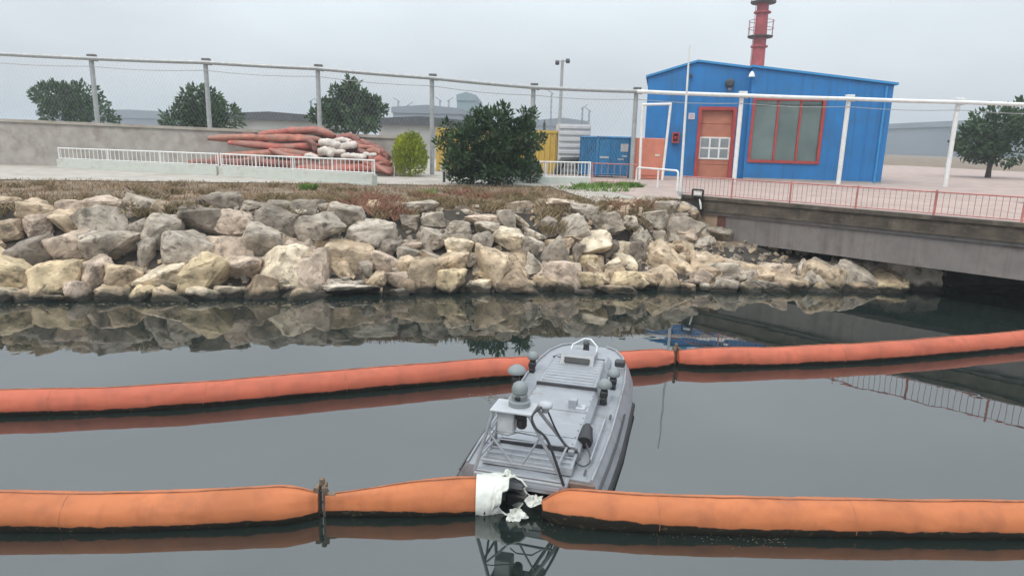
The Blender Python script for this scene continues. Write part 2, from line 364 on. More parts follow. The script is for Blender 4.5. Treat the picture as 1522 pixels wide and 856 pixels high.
# ================================================================== ROCKS
def rock_obj(c, wdt, hgt, dep, colour, seed, yaw, roll=0., blocky=.55):
    r = random.Random(seed); bm = bmesh.new(); vs = []
    for k in range(13):
        zc = r.uniform(-1, 1); a = r.uniform(0, 6.283); q = math.sqrt(1-zc*zc)
        p = Vector((q*math.cos(a), q*math.sin(a), zc))
        p = Vector([math.copysign(abs(e)**blocky, e) for e in p]) * r.uniform(.8, 1.02)
        vs.append(bm.verts.new(p))
    res = bmesh.ops.convex_hull(bm, input=vs)
    bmesh.ops.delete(bm, geom=[e for e in res['geom_interior'] if isinstance(e, bmesh.types.BMVert)], context='VERTS')
    bmesh.ops.dissolve_limit(bm, angle_limit=R(14), verts=bm.verts[:], edges=bm.edges[:])
    bmesh.ops.bevel(bm, geom=bm.edges[:], offset=r.uniform(.035, .08), segments=1, affect='EDGES')
    bmesh.ops.triangulate(bm, faces=bm.faces[:])
    for it in range(3):
        big = [e for e in bm.edges if e.calc_length() > (.42, .3, .2)[it]]
        if big: bmesh.ops.subdivide_edges(bm, edges=big, cuts=1); bmesh.ops.triangulate(bm, faces=bm.faces[:])
    ex = [max(abs(v.co[i]) for v in bm.verts) for i in range(3)]
    so = Vector((seed*1.37 % 50, seed*.71 % 50, 0))
    for v in bm.verts:
        d = v.co.normalized()
        nn = noise.noise(v.co*2.6+so)
        v.co += d*(.10*noise.noise(v.co*1.6+so) + .05*noise.noise(v.co*4.5+so) + .035*noise.noise(v.co*10+so) - .10*max(0, .12-abs(nn))/.12*.6)
        v.co = Vector((v.co.x/ex[0]*wdt/2, v.co.y/ex[1]*dep/2, v.co.z/ex[2]*hgt/2))
    me = bpy.data.meshes.new('boulder'); bm.to_mesh(me); bm.free()
    me.materials.append(rockmat(colour))
    me.polygons.foreach_set('use_smooth', [True]*len(me.polygons)); me.set_sharp_from_angle(angle=R(24))
    o = bpy.data.objects.new('boulder', me); COL.objects.link(o)
    o.location = c; o.rotation_euler = (r.uniform(-.12, .12), roll, yaw)
    return o
ROCKS = []   # (object, colour, size, u, px, py)
def place_rock(px, py, wp, hp, colour, roll=0., seed=None, push=.16, depf=.9, blocky=.55):
    p = ground(px, py); dist = (p-CAM).dot(Vector((0, math.cos(PITCH), -math.sin(PITCH))))
    wd, hg = wp*dist/F*1.2, hp*dist/F*1.24
    dep = depf*(wd+hg)/2
    c = p + (p-CAM).normalized()*dep*push
    if c.z + hg/2 > 0: pass
    o = rock_obj(c, wd, hg, dep, colour, seed if seed is not None else len(ROCKS)*7+11, -math.atan2(p.x, p.y)+rnd.uniform(-.3, .3), roll, blocky)
    ROCKS.append([o, colour, (wd+hg)/2, uv(p.x, p.y)[0], uv(p.x, p.y)[1], px, py, wp, hp])
S = 1/3.424
hand = [  # zoom-A coordinates (origin 447,240)
 (0, [(75, 570, 215, 225, 'pale pinkish', .1), (120, 370, 240, 190, 'grey', .1), (5, 400, 110, 160, 'grey', 0), (235, 290, 190, 115, 'grey', .25),
      (375, 375, 265, 130, 'light grey', .05), (240, 510, 245, 210, 'tan', 0), (600, 243, 190, 82, 'light grey', -.1), (680, 300, 115, 75, 'grey', 0),
      (640, 390, 185, 105, 'grey', 0), (425, 520, 150, 110, 'pale pinkish', .15), (395, 600, 95, 75, 'tan', 0), (485, 600, 105, 85, 'pale pinkish', .2),
      (270, 652, 245, 75, 'light grey', -.08), (415, 668, 55, 42, 'tan', 0), (505, 668, 115, 45, 'light grey', 0), (570, 470, 135, 90, 'grey', 0),
      (690, 468, 130, 75, 'grey', 0), (537, 550, 85, 120, 'tan', 0), (635, 592, 150, 170, 'tan', 0), (785, 610, 175, 135, 'yellowish', .1),
      (805, 438, 135, 90, 'cream', .1), (770, 512, 165, 85, 'tan', -.2), (800, 345, 135, 95, 'grey', .1), (935, 350, 125, 75, 'light grey', 0),
      (920, 425, 100, 120, 'grey', 0), (1060, 412, 180, 120, 'cream', 0), (945, 560, 205, 230, 'tan', .05), (1090, 520, 170, 130, 'tan', 0),
      (1110, 620, 195, 125, 'brown', 0), (1160, 430, 95, 130, 'grey', 0), (920, 302, 170, 55, 'pale pinkish', 0), (1050, 305, 110, 100, 'grey', .2),
      (1133, 300, 75, 65, 'cream', 0), (1125, 236, 135, 58, 'pale pinkish', 0), (1195, 365, 100, 72, 'light grey', 0), (75, 695, 170, 55, 'pale pinkish', 0),
      (540, 640, 80, 70, 'brown', 0), (470, 440, 110, 80, 'dark grey', 0), (565, 310, 100, 70, 'dark grey', 0), (20, 245, 110, 60, 'light grey', 0), (110, 240, 90, 55, 'grey', 0),
      (1190, 520, 70, 120, 'light grey', 0), (880, 500, 70, 70, 'grey', 0), (330, 560, 60, 100, 'dark grey', 0)]),
 (361, [(90, 592, 195, 155, 'pale pinkish', 0), (50, 465, 160, 160, 'grey', .1), (125, 335, 180, 135, 'light grey', -.1), (245, 408, 180, 105, 'cream', -.1),
      (275, 520, 170, 140, 'tan', 0), (250, 612, 135, 90, 'yellowish', 0), (325, 312, 135, 95, 'grey', 0), (375, 372, 140, 105, 'grey', 0),
      (398, 450, 110, 75, 'cream', 0), (405, 527, 115, 95, 'cream', .1), (478, 457, 110, 95, 'dark grey', 0), (510, 392, 125, 72, 'light grey', .1),
      (437, 310, 75, 62, 'light grey', 0), (420, 602, 195, 85, 'yellowish', -.1), (550, 582, 240, 140, 'tan', .45), (640, 522, 270, 150, 'tan', .35),
      (692, 367, 185, 155, 'grey', .1), (815, 378, 80, 90, 'tan', 0), (820, 520, 115, 90, 'pale pinkish', .3), (800, 592, 120, 75, 'pale pinkish', 0),
      (985, 565, 150, 70, 'tan', .1), (1100, 572, 170, 80, 'tan', .15), (920, 640, 140, 80, 'grey', 0), (1060, 660, 125, 65, 'tan', 0),
      (370, 652, 190, 48, 'brown', 0), (200, 672, 95, 36, 'light grey', 0), (90, 232, 150, 62, 'pale pinkish', .1), (200, 255, 140, 80, 'grey', .2),
      (540, 272, 150, 100, 'light grey', .25), (655, 238, 155, 55, 'brown', .1), (480, 350, 55, 34, 'light grey', 0), (650, 445, 105, 55, 'tan', 0),
      (745, 480, 55, 34, 'light grey', 0), (865, 575, 85, 55, 'brown', .1), (740, 645, 75, 52, 'brown', 0), (830, 642, 62, 36, 'light grey', 0),
      (1130, 690, 45, 30, 'light grey', 0), (185, 470, 60, 90, 'dark grey', 0), (330, 585, 50, 60, 'tan', 0), (30, 335, 80, 90, 'dark grey', 0), (590, 390, 70, 70, 'grey', 0),
      (1190, 640, 110, 60, 'brown', 0), (390, 255, 110, 60, 'brown', 0), (600, 430, 60, 50, 'grey', 0)])]
for ox, lst in hand:
    for (cx, cy, wz, hz, colr, rl) in lst:
        place_rock(447+ox+cx*S, 240+cy*S, wz*S, hz*S, colr, rl)
# the bank goes on to both sides: rows of boulders of the same kinds
cl_low = ['tan', 'cream', 'yellowish', 'pale pinkish', 'tan', 'light grey', 'brown']; cl_hi = ['grey', 'light grey', 'grey', 'dark grey', 'pale pinkish', 'tan']
rr = random.Random(21)
def side_rows(pa, pb, ywater, ycrest):
    y = ywater(pa); rows = [(.06, 40, 26), (.25, 58, 48), (.50, 52, 42), (.73, 46, 38), (.93, 44, 26)]
    for f, wp, hp in rows:
        x = pa + rr.uniform(-10, 20)
        while x < pb:
            s = rr.uniform(.75, 1.45); ww = wp*s
            py = lerp(ywater(x), ycrest(x), f + rr.uniform(-.05, .05))
            place_rock(x+ww/2, py, ww, hp*s*rr.uniform(.85, 1.2), rr.choice(cl_low if f < .4 else cl_hi), rr.uniform(-.2, .3))
            x += ww*.93
side_rows(-12, 436, lambda x: 446+(447-x)*.022, lambda x: 296+(447-x)*.012)
side_rows(1182, 1330, lambda x: 438, lambda x: 396)
# smaller boulders showing in the gaps behind
for k in range(72):
    px = 452 + 640*((k+.5)/72) + rr.uniform(-6, 6); f = [.12, .55, .32, .8][k % 4] + rr.uniform(-.08, .08)
    place_rock(px, lerp(442, 306, f), rr.uniform(30, 52), rr.uniform(26, 42), rr.choice(cl_low if f < .4 else cl_hi), rr.uniform(-.3, .3), push=.75)
for (px, py, wp, hp, c_) in [(1010, 372, 34, 26, 'tan'), (1040, 385, 30, 22, 'grey'), (1030, 345, 36, 28, 'grey'), (1000, 325, 40, 24, 'dark grey'), (1022, 322, 34, 22, 'brown'), (1048, 360, 30, 24, 'tan'), (1070, 398, 40, 20, 'tan'),
                             (1100, 412, 44, 20, 'grey'), (1135, 418, 40, 22, 'brown'), (1065, 428, 36, 20, 'tan'), (1110, 432, 40, 18, 'grey'), (1150, 434, 36, 18, 'brown'), (985, 310, 40, 22, 'grey'), (960, 302, 36, 20, 'light grey'),
                             (930, 308, 34, 20, 'brown'), (900, 305, 36, 20, 'grey'), (1075, 405, 60, 34, 'light grey'), (1112, 402, 66, 34, 'tan'), (1150, 408, 58, 30, 'pale pinkish'), (1050, 398, 50, 34, 'tan'), (1030, 362, 52, 40, 'light grey'), (1008, 350, 46, 36, 'pale pinkish'), (1175, 424, 54, 26, 'tan'), (1132, 428, 52, 24, 'light grey'), (985, 345, 40, 30, 'grey'), (1085, 420, 34, 20, 'dark grey'), (1052, 412, 34, 24, 'brown')]:
    place_rock(px, py, wp, hp, c_, rr.uniform(-.2, .2), push=.28 if wp > 44 else .4)
# small stones wedged between the boulders
rb = MB(); rs = random.Random(5)
for k in range(1300):
    u = rs.uniform(-12, 9); v = rs.uniform(.0, 2.2); p = xy(u, v); s = rs.uniform(.03, .085)
    q_ = xy(u, v-.30*max(0, min(1, (2.1-v)/.4))); c = Vector((p.x, p.y, gz(q_.x, q_.y) + s*.3))
    M = Euler((rs.uniform(0, 6), rs.uniform(0, 6), rs.uniform(0, 6))).to_matrix()
    sx, sy, sz = s*rs.uniform(.7, 1.3), s*rs.uniform(.6, 1), s*rs.uniform(.45, .9)
    vs = [c + M @ Vector((a*sx*rs.uniform(.6, 1.05), b_*sy*rs.uniform(.6, 1.05), d_*sz*rs.uniform(.6, 1.05))) for a in (-1, 1) for b_ in (-1, 1) for d_ in (-1, 1)]
    rb.add(vs, [(0, 1, 3, 2), (4, 6, 7, 5), (0, 4, 5, 1), (2, 3, 7, 6), (0, 2, 6, 4), (1, 5, 7, 3)], rs.choice((0, 0, 1, 2)))
rb = rb.build('rubble', [rockmat('grey'), rockmat('tan'), rockmat('brown')], kind='stuff')
rb['label'] = 'small stones wedged between the boulders of the bank'; rb['category'] = 'rubble'
# labels for the boulders
LAND = [(-50, 250, 'left of the orange pile'), (250, 447, 'under the orange pile'), (447, 510, 'below the white railing'), (510, 580, 'below the white rolls'),
        (580, 640, 'below the yellow shrub'), (640, 720, 'left below big tree'), (720, 806, 'right below big tree'),
        (806, 862, 'below the barred fence'), (862, 940, 'below the blue container'), (940, 1008, 'below the tube barrier'), (1008, 1060, 'beside the bridge corner'),
        (1060, 1400, 'under the bridge beam')]
used = {}
for r in ROCKS:
    o, colr, sz, u, v, px, py, wp, hp = r
    size = 'huge' if sz > .72 else 'large' if sz > .52 else 'mid-sized' if sz > .34 else 'small'
    shape = 'flat' if wp > 1.9*hp else 'upright' if hp > 1.15*wp else 'chunky'
    row = 'at the waterline' if v < .25 else 'low down' if v < .75 else 'halfway up' if v < 1.35 else 'near the top'
    ld = next(t for a, b_, t in LAND if a <= px < b_)
    used.setdefault(f'{size} {shape} {colr} boulder {row}, {ld}', []).append(r)
ORD = ['first', 'second', 'third', 'fourth', 'fifth', 'sixth', 'seventh', 'eighth', 'ninth', 'tenth']
for k, lst in used.items():
    lst.sort(key=lambda r: r[5])
    for i, r in enumerate(lst):
        lab = k if len(lst) == 1 else k + (', left one' if i == 0 else ', right one') if len(lst) == 2 else k + f', {ORD[i]} from left'
        tag(r[0], lab, 'boulder', 'boulders of the rock bank')

# ================================================================== FOLIAGE
def leaves(mb, c, rad, n, ls, rg, up=.0, flat=1., asp=.45):
    for k in range(n):
        while True:
            q = Vector((rg.uniform(-1, 1), rg.uniform(-1, 1), rg.uniform(-1, 1)))
            if q.length <= 1: break
        q = q.normalized()*(q.length**.45)
        p = Vector(c) + Vector((q.x*rad[0], q.y*rad[1], q.z*rad[2]))
        d = (q + Vector((rg.uniform(-1, 1), rg.uniform(-1, 1), rg.uniform(-1, 1)))*.8 + Vector((0, 0, up))).normalized()
        s = d.cross(Vector((rg.uniform(-1, 1), rg.uniform(-1, 1), rg.uniform(-1, 1)))).normalized()
        l = ls*rg.choice((.45, .6, .8, 1.0, 1.2, 1.6))*rg.uniform(.85, 1.15); wv = s*l*asp*.5
        mb.add([p, p+d*l*.5+wv, p+d*l, p+d*l*.5-wv], [(0, 1, 2, 3)])
def trunk(base, tips, r, parent, m=m_bark):
    tips = [tips[i] for i in sorted(range(len(tips)), key=lambda i: -tips[i].z)][::max(1, len(tips)//9)]
    mb = MB(); base = Vector(base); fork = base + Vector((0, 0, (tips[0].z-base.z)*.25))
    mb.tube([base-Vector((0, 0, .1)), lerp(base, fork, .5), fork], [r*1.3, r, r*.85], 7)
    for tp in tips:
        mid = lerp(fork, tp, .5) + Vector((0, 0, .1*(tp-fork).length))
        mb.tube([fork, mid, tp], [r*.5, r*.28, r*.08], 5)
    return mb.build('trunk', m, parent, smooth=60)
def tree(name, label, cat, base, clumps, leafm, n, ls, seed, tr=.06, up=.2, group=None, asp=.45):
    rg = random.Random(seed); t = thing(name, label, cat, base, 0, group)
    mb = MB(); tips = []
    tot = sum(r[0]*r[2] for c, r in clumps)
    for c, r in clumps:
        leaves(mb, c, r, int(n*r[0]*r[2]/tot), ls, rg, up, asp=asp); tips.append(Vector(c))
    trunk(base, tips, tr, t)
    mb.build('crown', leafm, t)
    return t
def px_clumps(base, lst, Y, seed, depth=.75, sub=0):
    rg = random.Random(seed); out = []
    for (x, y, rx, ry) in lst:
        dy = rg.uniform(-.35, .35); c = ay(x, y, Y+dy); k = Y/F; a, d, b = rx*k, rx*k*depth, ry*k
        if not sub: out.append((c, (a, d, b))); continue
        for q in range(sub):
            v = Vector((rg.gauss(0, 1), rg.gauss(0, 1), rg.gauss(0, 1))).normalized()*rg.uniform(.3, .95); f = rg.uniform(.28, .5)
            out.append((c+Vector((v.x*a, v.y*d, v.z*b)), (a*f, d*f, b*f)))
    return out
# big dark tree
bt = ground(740, 277)
cl = px_clumps(bt, [(690, 240, 36, 28), (685, 200, 26, 24), (712, 190, 26, 24), (745, 188, 26, 30), (775, 195, 24, 26), (768, 232, 30, 30), (730, 235, 40, 34), (738, 260, 36, 14),
                    (700, 180, 11, 14), (726, 177, 10, 16), (752, 175, 10, 16), (778, 181, 11, 14), (795, 215, 14, 14), (790, 173, 8, 11), (805, 205, 7, 8), (652, 214, 7, 6), (674, 225, 16, 14), (688, 256, 20, 10), (664, 205, 10, 9), (666, 236, 9, 7)], bt.y+.15, 3, .75, 7) + px_clumps(bt, [(735, 236, 34, 26), (700, 232, 20, 24), (768, 236, 18, 24), (735, 262, 44, 13), (690, 262, 24, 10), (740, 206, 28, 16)], bt.y+.1, 5)
tree('broad_tree', 'big dark green bushy tree at the top of the rock bank', 'tree', bt, cl, m_leafd, 17000, .12, 4, .07, up=.5, asp=.38)
# small round shrub to its right
bs = ground(788, 274)
tree('round_shrub', 'small round dark green shrub at the right foot of the big tree', 'shrub', bs, px_clumps(bs, [(789, 256, 15, 17), (786, 246, 11, 10)], bs.y, 6), m_leafm, 1800, .07, 7, .02)
# yellow green conifer shrub, egg shaped
by = ground(609, 263)
tree('conifer_shrub', 'egg shaped yellow green conifer shrub beside the orange pile', 'shrub', by,
     px_clumps(by, [(609, 238, 26, 24), (609, 225, 24, 22), (606, 214, 18, 14), (599, 236, 16, 18), (620, 236, 15, 20), (610, 248, 22, 14), (605, 208, 10, 8)], by.y+.1, 8, .95) + px_clumps(by, [(600, 222, 22, 22), (618, 234, 24, 26), (606, 212, 16, 14)], by.y+.1, 13, .95, 5), m_leafy, 9000, .075, 9, .03, up=.9, asp=.4)
# left tree behind the wall
bl = Vector((ay(525, 205, 34).x, 34, G))
tree('leafy_tree', 'dark leafy tree behind the long grey wall on the left', 'tree', bl,
     px_clumps(bl, [(525, 170, 44, 18), (500, 165, 28, 18), (545, 165, 26, 20), (515, 145, 22, 16), (518, 130, 14, 10), (535, 150, 20, 14), (490, 155, 16, 10), (555, 180, 20, 12), (528, 186, 40, 12), (567, 163, 7, 8)], 34, 11, .75, 5),
     m_leafm, 8000, .22, 12, .12)
# trees beyond the photo's edges
for i, (px, Y, s, lab) in enumerate([(300, 33, 1.1, 'rounded green tree behind the wall on the far left'), (120, 38, 1.4, 'taller green tree behind the wall at the left end'), (1478, 34, 1.3, 'green tree beyond the right end of the blue building')]):
    b0 = Vector((ay(px, 205, Y).x, Y, G))
    c = [(b0+Vector((rnd.uniform(-1, 1)*s, rnd.uniform(-.6, .6)*s, (1.0+rnd.uniform(0, 1.5))*s)), (rnd.uniform(.6, 1.0)*s, .7*s, rnd.uniform(.45, .7)*s)) for k in range(9)]
    tree('leafy_tree', lab, 'tree', b0, c, m_leafm if i != 1 else m_leafd, 6000, .22, 30+i, .12)
# grass
def grass(name, m, pts, label, seed, h=(.1, .3), w_=.012, lean=.5):
    rg = random.Random(seed); mb = MB()
    for p, n, rad in pts:
        for k in range(n):
            a = rg.uniform(0, 6.28); q = rad*math.sqrt(rg.random()); x, y = p[0]+q*math.cos(a), p[1]+q*math.sin(a)*.6; z = gz(x, y)-.02
            hh = rg.uniform(*h); d = Vector((rg.uniform(-lean, lean), rg.uniform(-lean, lean), 1)).normalized()
            b1 = rg.uniform(0, 6.28); s = Vector((math.cos(b1), math.sin(b1), 0))*w_
            o = Vector((x, y, z))
            mb.add([o-s, o+s, o+d*hh*.6+s*.6, o+d*hh+Vector((d.x, d.y, -.2))*hh*.3], [(0, 1, 2, 3)])
    o = mb.build(name, m, kind='stuff'); o['label'] = label; o['category'] = 'grass'; return o
rg = random.Random(40)
pts = []
for k in range(1200):
    u = rg.uniform(-14, 2.9); v = 2.0 + 5.9*rg.random()**1.2; p = xy(u, v); pts.append(((p.x, p.y), 22, .32))
grass('dry_grass', m_dry, pts, 'short dry brown grass along the top of the bank', 41, (.03, .12))
pts = []
for (px, py, n) in [(530, 306, 260), (560, 312, 260), (590, 316, 200), (545, 296, 200), (575, 300, 200), (925, 312, 150), (950, 306, 150), (720, 296, 200), (690, 290, 150), (760, 292, 150), (640, 296, 120)]:
    p = ground(px, py); pts.append(((p.x, p.y), n, .34))
grass('reddish_grass', m_dryr, pts, 'reddish dry scrub spilling over the upper rocks', 42, (.08, .26), .010, .9)
pts = []
for (px, py, n, r_) in [(852, 283, 90, .4), (866, 280, 240, .28), (884, 281, 120, .5), (896, 278, 260, .26), (915, 281, 150, .5), (932, 278, 420, .30), (943, 280, 330, .22), (905, 286, 120, .6), (458, 283, 200, .16), (640, 290, 60, .2)]:
    p = ground(px, py); pts.append(((p.x, p.y), n, r_))
tp = []
for k in range(120):
    u = rg.uniform(-14, 3.0); v = rg.choice((1.75, 2.0, 2.2, 2.6, 3.2, 4.0, 5.0, 6.2)) + rg.uniform(-.25, .25); p = xy(u, v); tp.append(((p.x, p.y), rg.randint(50, 130), rg.uniform(.12, .35)))
for (px, py) in [(455, 300), (470, 306), (485, 300), (640, 302), (655, 306), (700, 304), (730, 308), (770, 302), (960, 312), (985, 302)]:
    p = ground(px, py); tp.append(((p.x, p.y), 220, .32))
grass('scrub_grass', mat('olive_dry_scrub', (.16, .125, .06), .8, col2=(.27, .195, .105), scale=1.5, island=.45), tp, 'taller olive and brown scrub tufts along the bank edge', 45, (.08, .22), .009, .75)
grass('green_weeds', m_leafg, pts, 'bright green weeds beside the footpath below the blue container', 43, (.07, .26), .016, .8)

# ================================================================== FENCES AND RAILS
def cyl_between(mb, a, b, r, n=8): mb.tube([a, b], r, n)
# tall perimeter fence
tops = [(-55, 72), (135, 82), (305, 88), (472, 97), (642, 111), (793, 125), (946, 131), (1103, 137), (1262, 142), (1425, 147), (1590, 152)]
fence = thing('perimeter_fence', 'tall galvanised wire mesh fence with pipe top rail behind the yard', 'fence', (0, 24.2, G))
TP = []
for i, (px, py) in enumerate(tops):
    Yp = 24.2; p = ay(px, py+2, Yp); TP.append(p)
    mb = MB(); mb.tube([Vector((p.x, Yp, G-.05)), Vector((p.x, Yp, p.z))], .078, 10)
    po = mb.build('post', m_white if px > 1000 else m_galv, fence, smooth=50)
    mb = MB(); mb.box((p.x+.03, Yp, p.z+.03), (.26, .2, .07), bev=.01).box((p.x+.16, Yp, p.z-.1), (.1, .16, .12), bev=.01)
    mb.build('bracket', m_galvd if px < 1000 else m_white, po, world=False) if False else mb.build('bracket', m_galvd if px < 1000 else m_white, fence)
for a, b_ in zip(TP, TP[1:]):
    mb = MB(); pts = [lerp(a, b_, t) + Vector((0, -.12, -.08-.012*math.sin(math.pi*t))) for t in (0, .25, .5, .75, 1)]
    mb.tube(pts, .068, 10); mb.build('top_rail', m_white if a.x > 3.6 else m_galv, fence, smooth=50)
    mb = MB(); pts = [lerp(a, b_, t) + Vector((0, -.09, -.34-.06*math.sin(math.pi*t))) for t in (0, .25, .5, .75, 1)]
    mb.tube(pts, .012, 5); mb.build('tension_wire', m_galv, fence)
mb = MB()
for a, b_ in zip(TP, TP[1:]):
    if a.x > 3.2: continue      # no mesh in front of the building
    n = int((b_.x-a.x)/.12)
    for k in range(n):
        for sgn in (1, -1):
            x0 = a.x + (b_.x-a.x)*k/n
            zt = lerp(a.z, b_.z, k/n)-.15
            dx = sgn*(zt-G-.05)*.55; x1 = x0+dx
            za, zb = zt, G+.05
            if x1 < a.x: tt = (a.x-x0)/dx; x1 = a.x; zb = za+(zb-za)*tt
            if x1 > b_.x: tt = (b_.x-x0)/dx; x1 = b_.x; zb = za+(zb-za)*tt
            q = .0016
            mb.add([(x0-q, 24.12, za), (x0+q, 24.12, za), (x1+q, 24.12, zb), (x1-q, 24.12, zb), (x0, 24.12+q, za), (x1, 24.12+q, zb)], [(0, 1, 2, 3), (0, 4, 5, 3), (1, 4, 5, 2)])
mb.build('wire_mesh', m_galv, fence, kind='stuff')

def railing(name, label, a, b_, h, nb, m, post_at, rb_=.012, rr_=.022, low=.06, base=0., mbase=None, pr=.03, group=None, z_off=0.):
    a, b_ = Vector(a), Vector(b_)
    t = thing(name, label, 'railing', a, 0, group); up = Vector((0, 0, 1))
    if base:
        d = (b_-a).normalized(); s = Vector((-d.y, d.x, 0)).normalized()*.11
        m0 = MB(); m0.prism([a-s-up*.25, b_-s-up*.25, b_-s+up*base, a-s+up*base], s*2); m0.build('base_wall', mbase, t)
        m0 = MB(); m0.prism([a-s*1.35-up*.02, b_-s*1.35-up*.02, b_-s*1.35+up*.05, a-s*1.35+up*.05], s*.32); m0.build('plinth', mbase, t)
    z0 = base
    m0 = MB(); m0.tube([a+up*(z0+h), b_+up*(z0+h)], rr_, 8); m0.build('top_rail', m, t, smooth=50)
    m0 = MB(); m0.tube([a+up*(z0+low), b_+up*(z0+low)], rr_*.7, 8); m0.build('bottom_rail', m, t, smooth=50)
    m0 = MB(); m0.tube([(0, 0, low), (0, 0, h)], rb_, 6)
    src = m0.build('bar', m, t, world=False, smooth=50)
    for k in range(nb):
        q = lerp(a, b_, (k+.5)/nb) - a + up*z0
        if k == 0: src.location = q
        else: inst('bar', src, t, q)
    m0 = MB(); m0.tube([(0, 0, -.05), (0, 0, h+.03)], pr, 8)
    sp = None
    for f in post_at:
        q = lerp(a, b_, f) - a + up*z0
        if sp is None: sp = m0.build('post', m, t, world=False, smooth=50); sp.location = q
        else: inst('post', sp, t, q)
    return t
m_palew = mat('pale_green_white_wall', (.52, .545, .50), .85, scale=3, var=.05, dirt=(.42, .40, .34), dscale=3)
ra, rb2 = ground(330, 262), ground(557, 276)
railing('low_railing', 'white barred railing on a pale low wall in front of the orange pile', ra, rb2, .36, 38, m_white, (0, .25, .5, .75, 1), .011, .02, .03, .30, m_palew, .022)
ra2 = ground(90, 250); rb3 = lerp(ra2, ra, .985)
railing('low_railing', 'white barred railing on a pale low wall at the far left end', ra2, rb3, .36, 36, m_white, (0, .33, .66, 1), .011, .02, .03, .30, m_palew, .022)
rc, rd = ground(800, 274), ground(876, 274)
railing('barred_fence', 'white barred fence on a pale kerb between the tree and the blue container', rc + Vector((-1.2, -.1, 0)), rd, .46, 26, m_white, (0, .5, 1), .011, .022, .02, .2, m_palew, .025)
re_, rf = ground(880, 272), ground(946, 275)
railing('red_railing', 'thin faded red railing in front of the blue container', re_+Vector((0, .1, 0)), rf+Vector((0, .1, 0)), .62, 7, m_redr, (0, 1), .006, .014, .05, pr=.018)

# ================================================================== BRIDGE
Pb = az(1006, 292, 1.45); Pc = az(1168, 306, 1.45)
bd = (Pc-Pb); bd.z = 0; bd.normalize(); bn = Vector((-bd.y, bd.x, 0))      # bn points inland / right
if bn.y < 0: bn = -bn
Pb.z = 1.45; LB = 11.0; BK = .8
bridge = thing('bridge', 'low concrete bridge with a grey beam crossing the water on the right', 'bridge', Pb)
P0 = Pb + bd*.1
def slab(name, m, a0, a1, n0, n1, z0, z1):
    mb = MB(); q = P0 + bd*a0 + bn*n0 + Vector((0, 0, z0)); e = bd*(a1-a0); dn = Vector((0, 0, z1-z0))
    mb.prism([q, q+e, q+e+dn, q+dn], bn*(n1-n0)); return mb.build(name, m, bridge)
slab('deck', m_bridge, 0, LB, 0, 6, -.27, 0)
slab('kerb', m_bridge, 0, LB, -.04, .16, -.02, .05)
slab('beam', m_beam, .92, LB-.1, .10, .5, -.27-.62, -.272)
slab('ledge', m_beam, .5, LB-.1, .055, .098, -.27-.07, -.273)
for k in range(1, 4): slab('beam', m_beam, .66, LB-.1, .3+1.4*k, .7+1.4*k, -.27-.6, -.272)
slab('abutment', m_abut, .42, .90, .115, 5.8, -1.1, -.276)
slab('rust_patch', mat('rust_stain', (.12, .05, .035), .9, var=.3, scale=9), .93, 1.12, .092, .0985, -.84, -.35)
slab('added_rear_wall', m_beam, .62, LB, 5.82, 6.1, -1.9, -.274)  # added wall closing the back so the space below the deck stays dark
slab('roadway', m_pink, .05, LB-.05, .17, 5.9, .003, .03)
Ra = Pb + Vector((0, 0, .05)) + bn*.04 + bd*.05
Lr = (Pc-Pb).length
railing('bridge_railing', 'faded red barred railing along the edge of the bridge', Ra, Ra+bd*Lr*3.4, .41, 92, m_redr, (0, .147, .294, .44, .59, .735, .88, 1), .005, .012, .04, pr=.019)
# black bracket with a white sheet on the bridge corner
pbk = Pb + bd*.45 - bn*.08 + Vector((0, 0, .04))
bk = thing('equipment_bracket', 'black steel bracket holding a white sheet at the bridge corner', 'bracket', pbk)
X = bd
def fr(mb, o, w_, h_, r): mb.tube([o, o+X*w_], r, 6).tube([o+Vector((0, 0, h_)), o+X*w_+Vector((0, 0, h_))], r, 6).tube([o, o+Vector((0, 0, h_))], r, 6).tube([o+X*w_, o+X*w_+Vector((0, 0, h_))], r, 6)
mb = MB(); fr(mb, pbk, .26, .15, .022); mb.build('frame', m_black, bk)
mb = MB(); mb.box(pbk+X*.13+Vector((0, .0, .075)), (.17, .02, .05), (0, 0, math.atan2(X.y, X.x))); mb.build('sheet', m_white, bk)
mb = MB(); mb.tube([pbk+X*.05, pbk+X*.02+Vector((0, 0, -.32))], .02, 6).tube([pbk+X*.23, pbk+X*.2+Vector((0, -.03, -.36))], .022, 6).box(pbk+X*.12+Vector((0, .02, -.22)), (.2, .08, .14), (0, 0, math.atan2(X.y, X.x))); mb.build('support', m_black, bk)
mb = MB(); mb.tube([pbk+X*.17+Vector((.0, -.05, -.05)), pbk+X*.20+Vector((0, -.08, -.15)), pbk+X*.22+Vector((0, -.08, -.26))], [.015, .03, .022], 6, sq=.5)
tag(mb.build('hanging_rag', m_cloth, loc=pbk), 'white strip of rag hanging off the black bracket at the bridge', 'rag')

# ================================================================== BLUE BUILDING
YB = 27.6; RB = R(-11.8)
C0 = ay(964, 115, YB); EB = Vector((math.cos(RB), math.sin(RB), 0)); NB = Vector((-EB.y, EB.x, 0))
def ayb(px, py, y):       # pixel to the building's own axes (wall plane at y = YB), before the building is turned
    d = ray(px, py); o = Vector((C0.x, YB, 0)) + NB*(y-YB)
    t = (o-Vector((0, 0, 0))).dot(NB)/d.dot(NB); p = CAM + d*t; return Vector((C0.x + (p-o).dot(EB), y, p.z))
def turn(t):              # turn a finished thing with the building
    l = t.location - Vector((C0.x, YB, 0)); t.location = Vector((C0.x, YB, 0)) + EB*l.x + NB*l.y + Vector((0, 0, l.z)); t.rotation_euler.z += RB
bx0 = ayb(964, 115, YB); bpk = ayb(1037, 93, YB); brr = ayb(1167, 109, YB)
slope = (brr.z-bpk.z)/(brr.x-bpk.x); XR = 13.9
